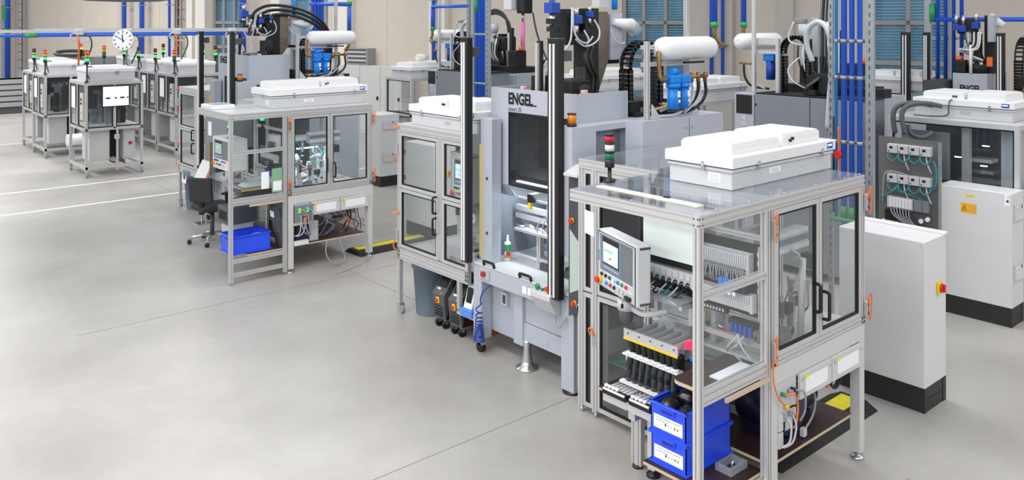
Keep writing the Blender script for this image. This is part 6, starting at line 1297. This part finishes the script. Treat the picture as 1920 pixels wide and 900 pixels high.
# ================================================================== test stations at the far left
def test_station(label, x, y, w_=1.13, d_=1.3, mods=(greenlit, yellowlens, reddark), screen=False, group=None):
    r = thing('test_station', label, 'machine cell', (x+w_/2, y+d_/2, 0), group)
    zt, zm = 1.95, .98
    for px in (x+.022, x+w_-.022):
        for py in (y+.022, y+d_-.022): prof(r, 'post', 'z', .10, zt-.06, (px, py), (.05, .05)); caster(r, px, py, .10, .05)
    for z in (zt-.03, zm, .19):
        for py in (y+.022, y+d_-.022): prof(r, 'rail', 'x', x, x+w_, (py, z), (.05, .055))
        for px in (x+.022, x+w_-.022): prof(r, 'rail', 'y', y+.045, y+d_-.045, (px, z), (.05, .055))
    B(r, 'roof_plate', offwhite, x, x+w_, y, y+d_, zt-.002, zt+.01); B(r, 'table', tablegrey, x+.05, x+w_-.05, y+.05, y+d_-.05, zm+.03, zm+.05)
    prof(r, 'door_post', 'z', zm, zt-.06, (x+w_*.5, y+.022), (.05, .05)); prof(r, 'door_post', 'z', zm, zt-.06, (x+.022, y+d_*.5), (.05, .05)); prof(r, 'lower_post', 'z', .1, zm, (x+w_*.55, y+.022), (.04, .04))
    for a, b in ((x+.045, x+w_*.5-.03), (x+w_*.5+.03, x+w_-.045)):
        B(r, 'pane', acry, a, b, y+.02, y+.025, zm+.03, zt-.06); frame_xz(MB(), y+.012, y+.03, a, b, zm+.03, zt-.06, .02).build('seal', blackrub, r)
    for a, b in ((y+.045, y+d_*.5-.03), (y+d_*.5+.03, y+d_-.045)):
        B(r, 'pane', acry, x+.02, x+.025, a, b, zm+.03, zt-.06); frame_yz(MB(), x+.012, x+.03, a, b, zm+.03, zt-.06, .02).build('seal', blackrub, r)
    # dark tooling inside
    B(r, 'rear_panel', dark, x+.1, x+w_-.05, y+d_-.10, y+d_-.08, zm+.05, zt-.08)
    for i in range(7):
        px = x+.2+random.random()*(w_-.4); py = y+.25+random.random()*(d_-.6); h = .2+random.random()*.5
        q = B(r, 'tooling', random.choice((engdark, dark, steel, blackmat, alu_far)), px-.06, px+.06, py-.06, py+.06, zm+.05, zm+.05+h); B(q, 'tool_head', random.choice((dark, steel, engdark)), px-.12, px+.10, py-.05, py+.05, zm+h-.02, zm+.06+h)
    # controls on the side doors
    kp = B(r, 'control_strip', offwhite, x-.02, x+.01, y+.12, y+.34, zm+.2, zm+.75)
    for z, m_ in ((.62, redlens), (.54, greenlens), (.35, yellow)): C(kp, 'push_button', m_, (x-.02, y+.23, zm+z), (x-.04, y+.23, zm+z), .028, 10)
    B(r, 'notice', paper, x-.004, x+.0, y+d_-.5, y+d_-.2, zm+.40, zm+.85)
    # lower cabinets
    B(r, 'lower_cabinet', tablegrey, x+.12, x+w_*.46, y+.2, y+.75, .3, zm-.04, .01); B(r, 'lower_cabinet', tablegrey, x+w_*.70, x+w_-.10, y+.2, y+.75, .3, zm-.04, .01); C(r, 'stop_knob', redlens, (x+w_*.82, y+.2, .62), (x+w_*.82, y+.17, .62), .035, 12)
    B(r, 'air_unit', white, x+w_*.52, x+w_*.60, y+.06, y+.12, .74, .84, .01); B(r, 'dark_unit', blackmat, x+w_*.48, x+w_*.68, y+.5, y+.7, .3, zm-.05)
    for i in range(4): T(r, 'cable', (black, orangecab, greycable, black)[i], [(x+.5+.05*i, y+.3, .35), (x+.55+.06*i, y+.2, .26), (x+.65+.05*i, y+.22, .24), (x+.75, y+.35, .33)], .014)
    # corner joints
    for px in (x, x+w_-.05): B(r, 'corner_joint', copper, px-.004, px+.054, y-.004, y+.05, zm-.04, zm+.02); B(r, 'corner_cap', black, px-.002, px+.052, y-.002, y+.052, zt-.03, zt+.012)
    if screen:
        s = B(r, 'monitor', black, x+w_*.5-.27, x+w_*.5+.28, y-.07, y-.03, zm+.45, zm+.90, .006); B(s, 'screen', screen_white, x+w_*.5-.245, x+w_*.5+.255, y-.073, y-.07, zm+.475, zm+.875)
        for i, (u, wd) in enumerate(((-.15, .09), (.0, .04), (.13, .09), (.235, .03))): B(s, 'screen_mark', dark, x+w_*.5+u-wd/2, x+w_*.5+u+wd/2, y-.075, y-.073, zm+.62, zm+.66)
    return r
def station_lid(label, x, y, w_, d_, group):
    r = thing('filter_hood', label, 'filter unit', (x+w_/2, y+d_/2, 1.96), group)
    B(r, 'housing', offwhite, x+.12, x+w_-.12, y+.15, y+d_-.15, 1.962, 2.14, .004); B(r, 'lid', white, x+.10, x+w_-.10, y+.13, y+d_-.13, 2.14, 2.24, .03); B(r, 'lid_top', white, x+.20, x+w_-.25, y+.25, y+d_-.3, 2.24, 2.27, .008); T(r, 'cable', dark, [(x+.2, y+.3, 2.27), (x+.10, y+.24, 2.26), (x+.08, y+.2, 2.16), (x+.12, y+.16, 2.0)], .014); B(r, 'clip', steel, x+w_*.55, x+w_*.6, y+.12, y+.13, 2.1, 2.17)
ST = [(4.55, 18.62, 'with the lit screen', (greenlit, yellowlens, redlit), True),
      (4.49, 21.95, 'behind the white air cylinder', (greenlit, yellowlens, redlit), False),
      (4.55, 23.45, 'beside the cable ladder wall', (greenlit, yellowlens, reddark), False),
      (6.85, 20.05, 'closest to the black light-curtain columns', (greenlens, yellowlens, redlit), False),
      (6.87, 21.50, 'second from the light-curtain columns', (greenlit, yellowlens, reddark), False),
      (6.90, 22.95, 'third from the light-curtain columns', (greenlit, yellowlens, reddark), False),
      (6.95, 24.40, 'fourth from the light-curtain columns', (greenlit, yellowlens, reddark), False)]
for i, (x, y, t_, mods, sc_) in enumerate(ST):
    test_station('aluminium test station on casters %s' % t_, x, y, screen=sc_)
    station_lid('white filter hood on the test station %s' % t_, x, y, 1.13, 1.3, None)
    stack_light('stack light on the test station %s' % t_, x+.06, y+.25 if i else y+.12, 1.962, mods, 1.25, .28 if i else .36)
for x, y, mods, t_ in ((7.9, 20.3, (greenlit, yellowlens, reddark), 'tall stack light beside the orange drop cable'), (7.6, 23.2, (greenlit, yellowlens, reddark), 'stack light with lit green lens between the filter hoods'), (8.3, 22.2, (greenlit, yellowlens, reddark), 'stack light with lit green lens close to the far ladder'), (5.9, 24.6, (blackmat, yellowlit, redlit), 'stack light with lit yellow and red lenses'), (5.85, 22.2, (greenlens, yellowlens, redlit), 'stack light with lit red lens behind the screen station')):
    stack_light(t_, x, y, 1.962, mods, 1.25, .36)
r = thing('air_cylinder', 'white horizontal air cylinder between the test stations', 'air tank', (5.1, 20.9, .3)); C(r, 'cylinder', white, (4.75, 21.0, .50), (5.6, 21.0, .50), .14, 20); B(r, 'cradle', alu_far, 4.8, 5.5, 20.9, 21.1, .28, .36)
for x in (4.85, 5.4): B(r, 'leg', alu_far, x, x+.05, 20.95, 21.05, 0, .30)
r = thing('fan_ring', 'dark ring fan standing on the far filter hood', 'fan', (6.0, 26.0, 2.0)); MB().ring([(6.0+.42*math.cos(a*PI/12), 26+.2*math.sin(a*PI/12), 2.32+.06*math.sin(a*PI/12)) for a in range(25)], .05, 8).build('ring', dark, r); B(r, 'box', greycable, 5.3, 8.0, 26.0, 26.8, 0, 2.2)
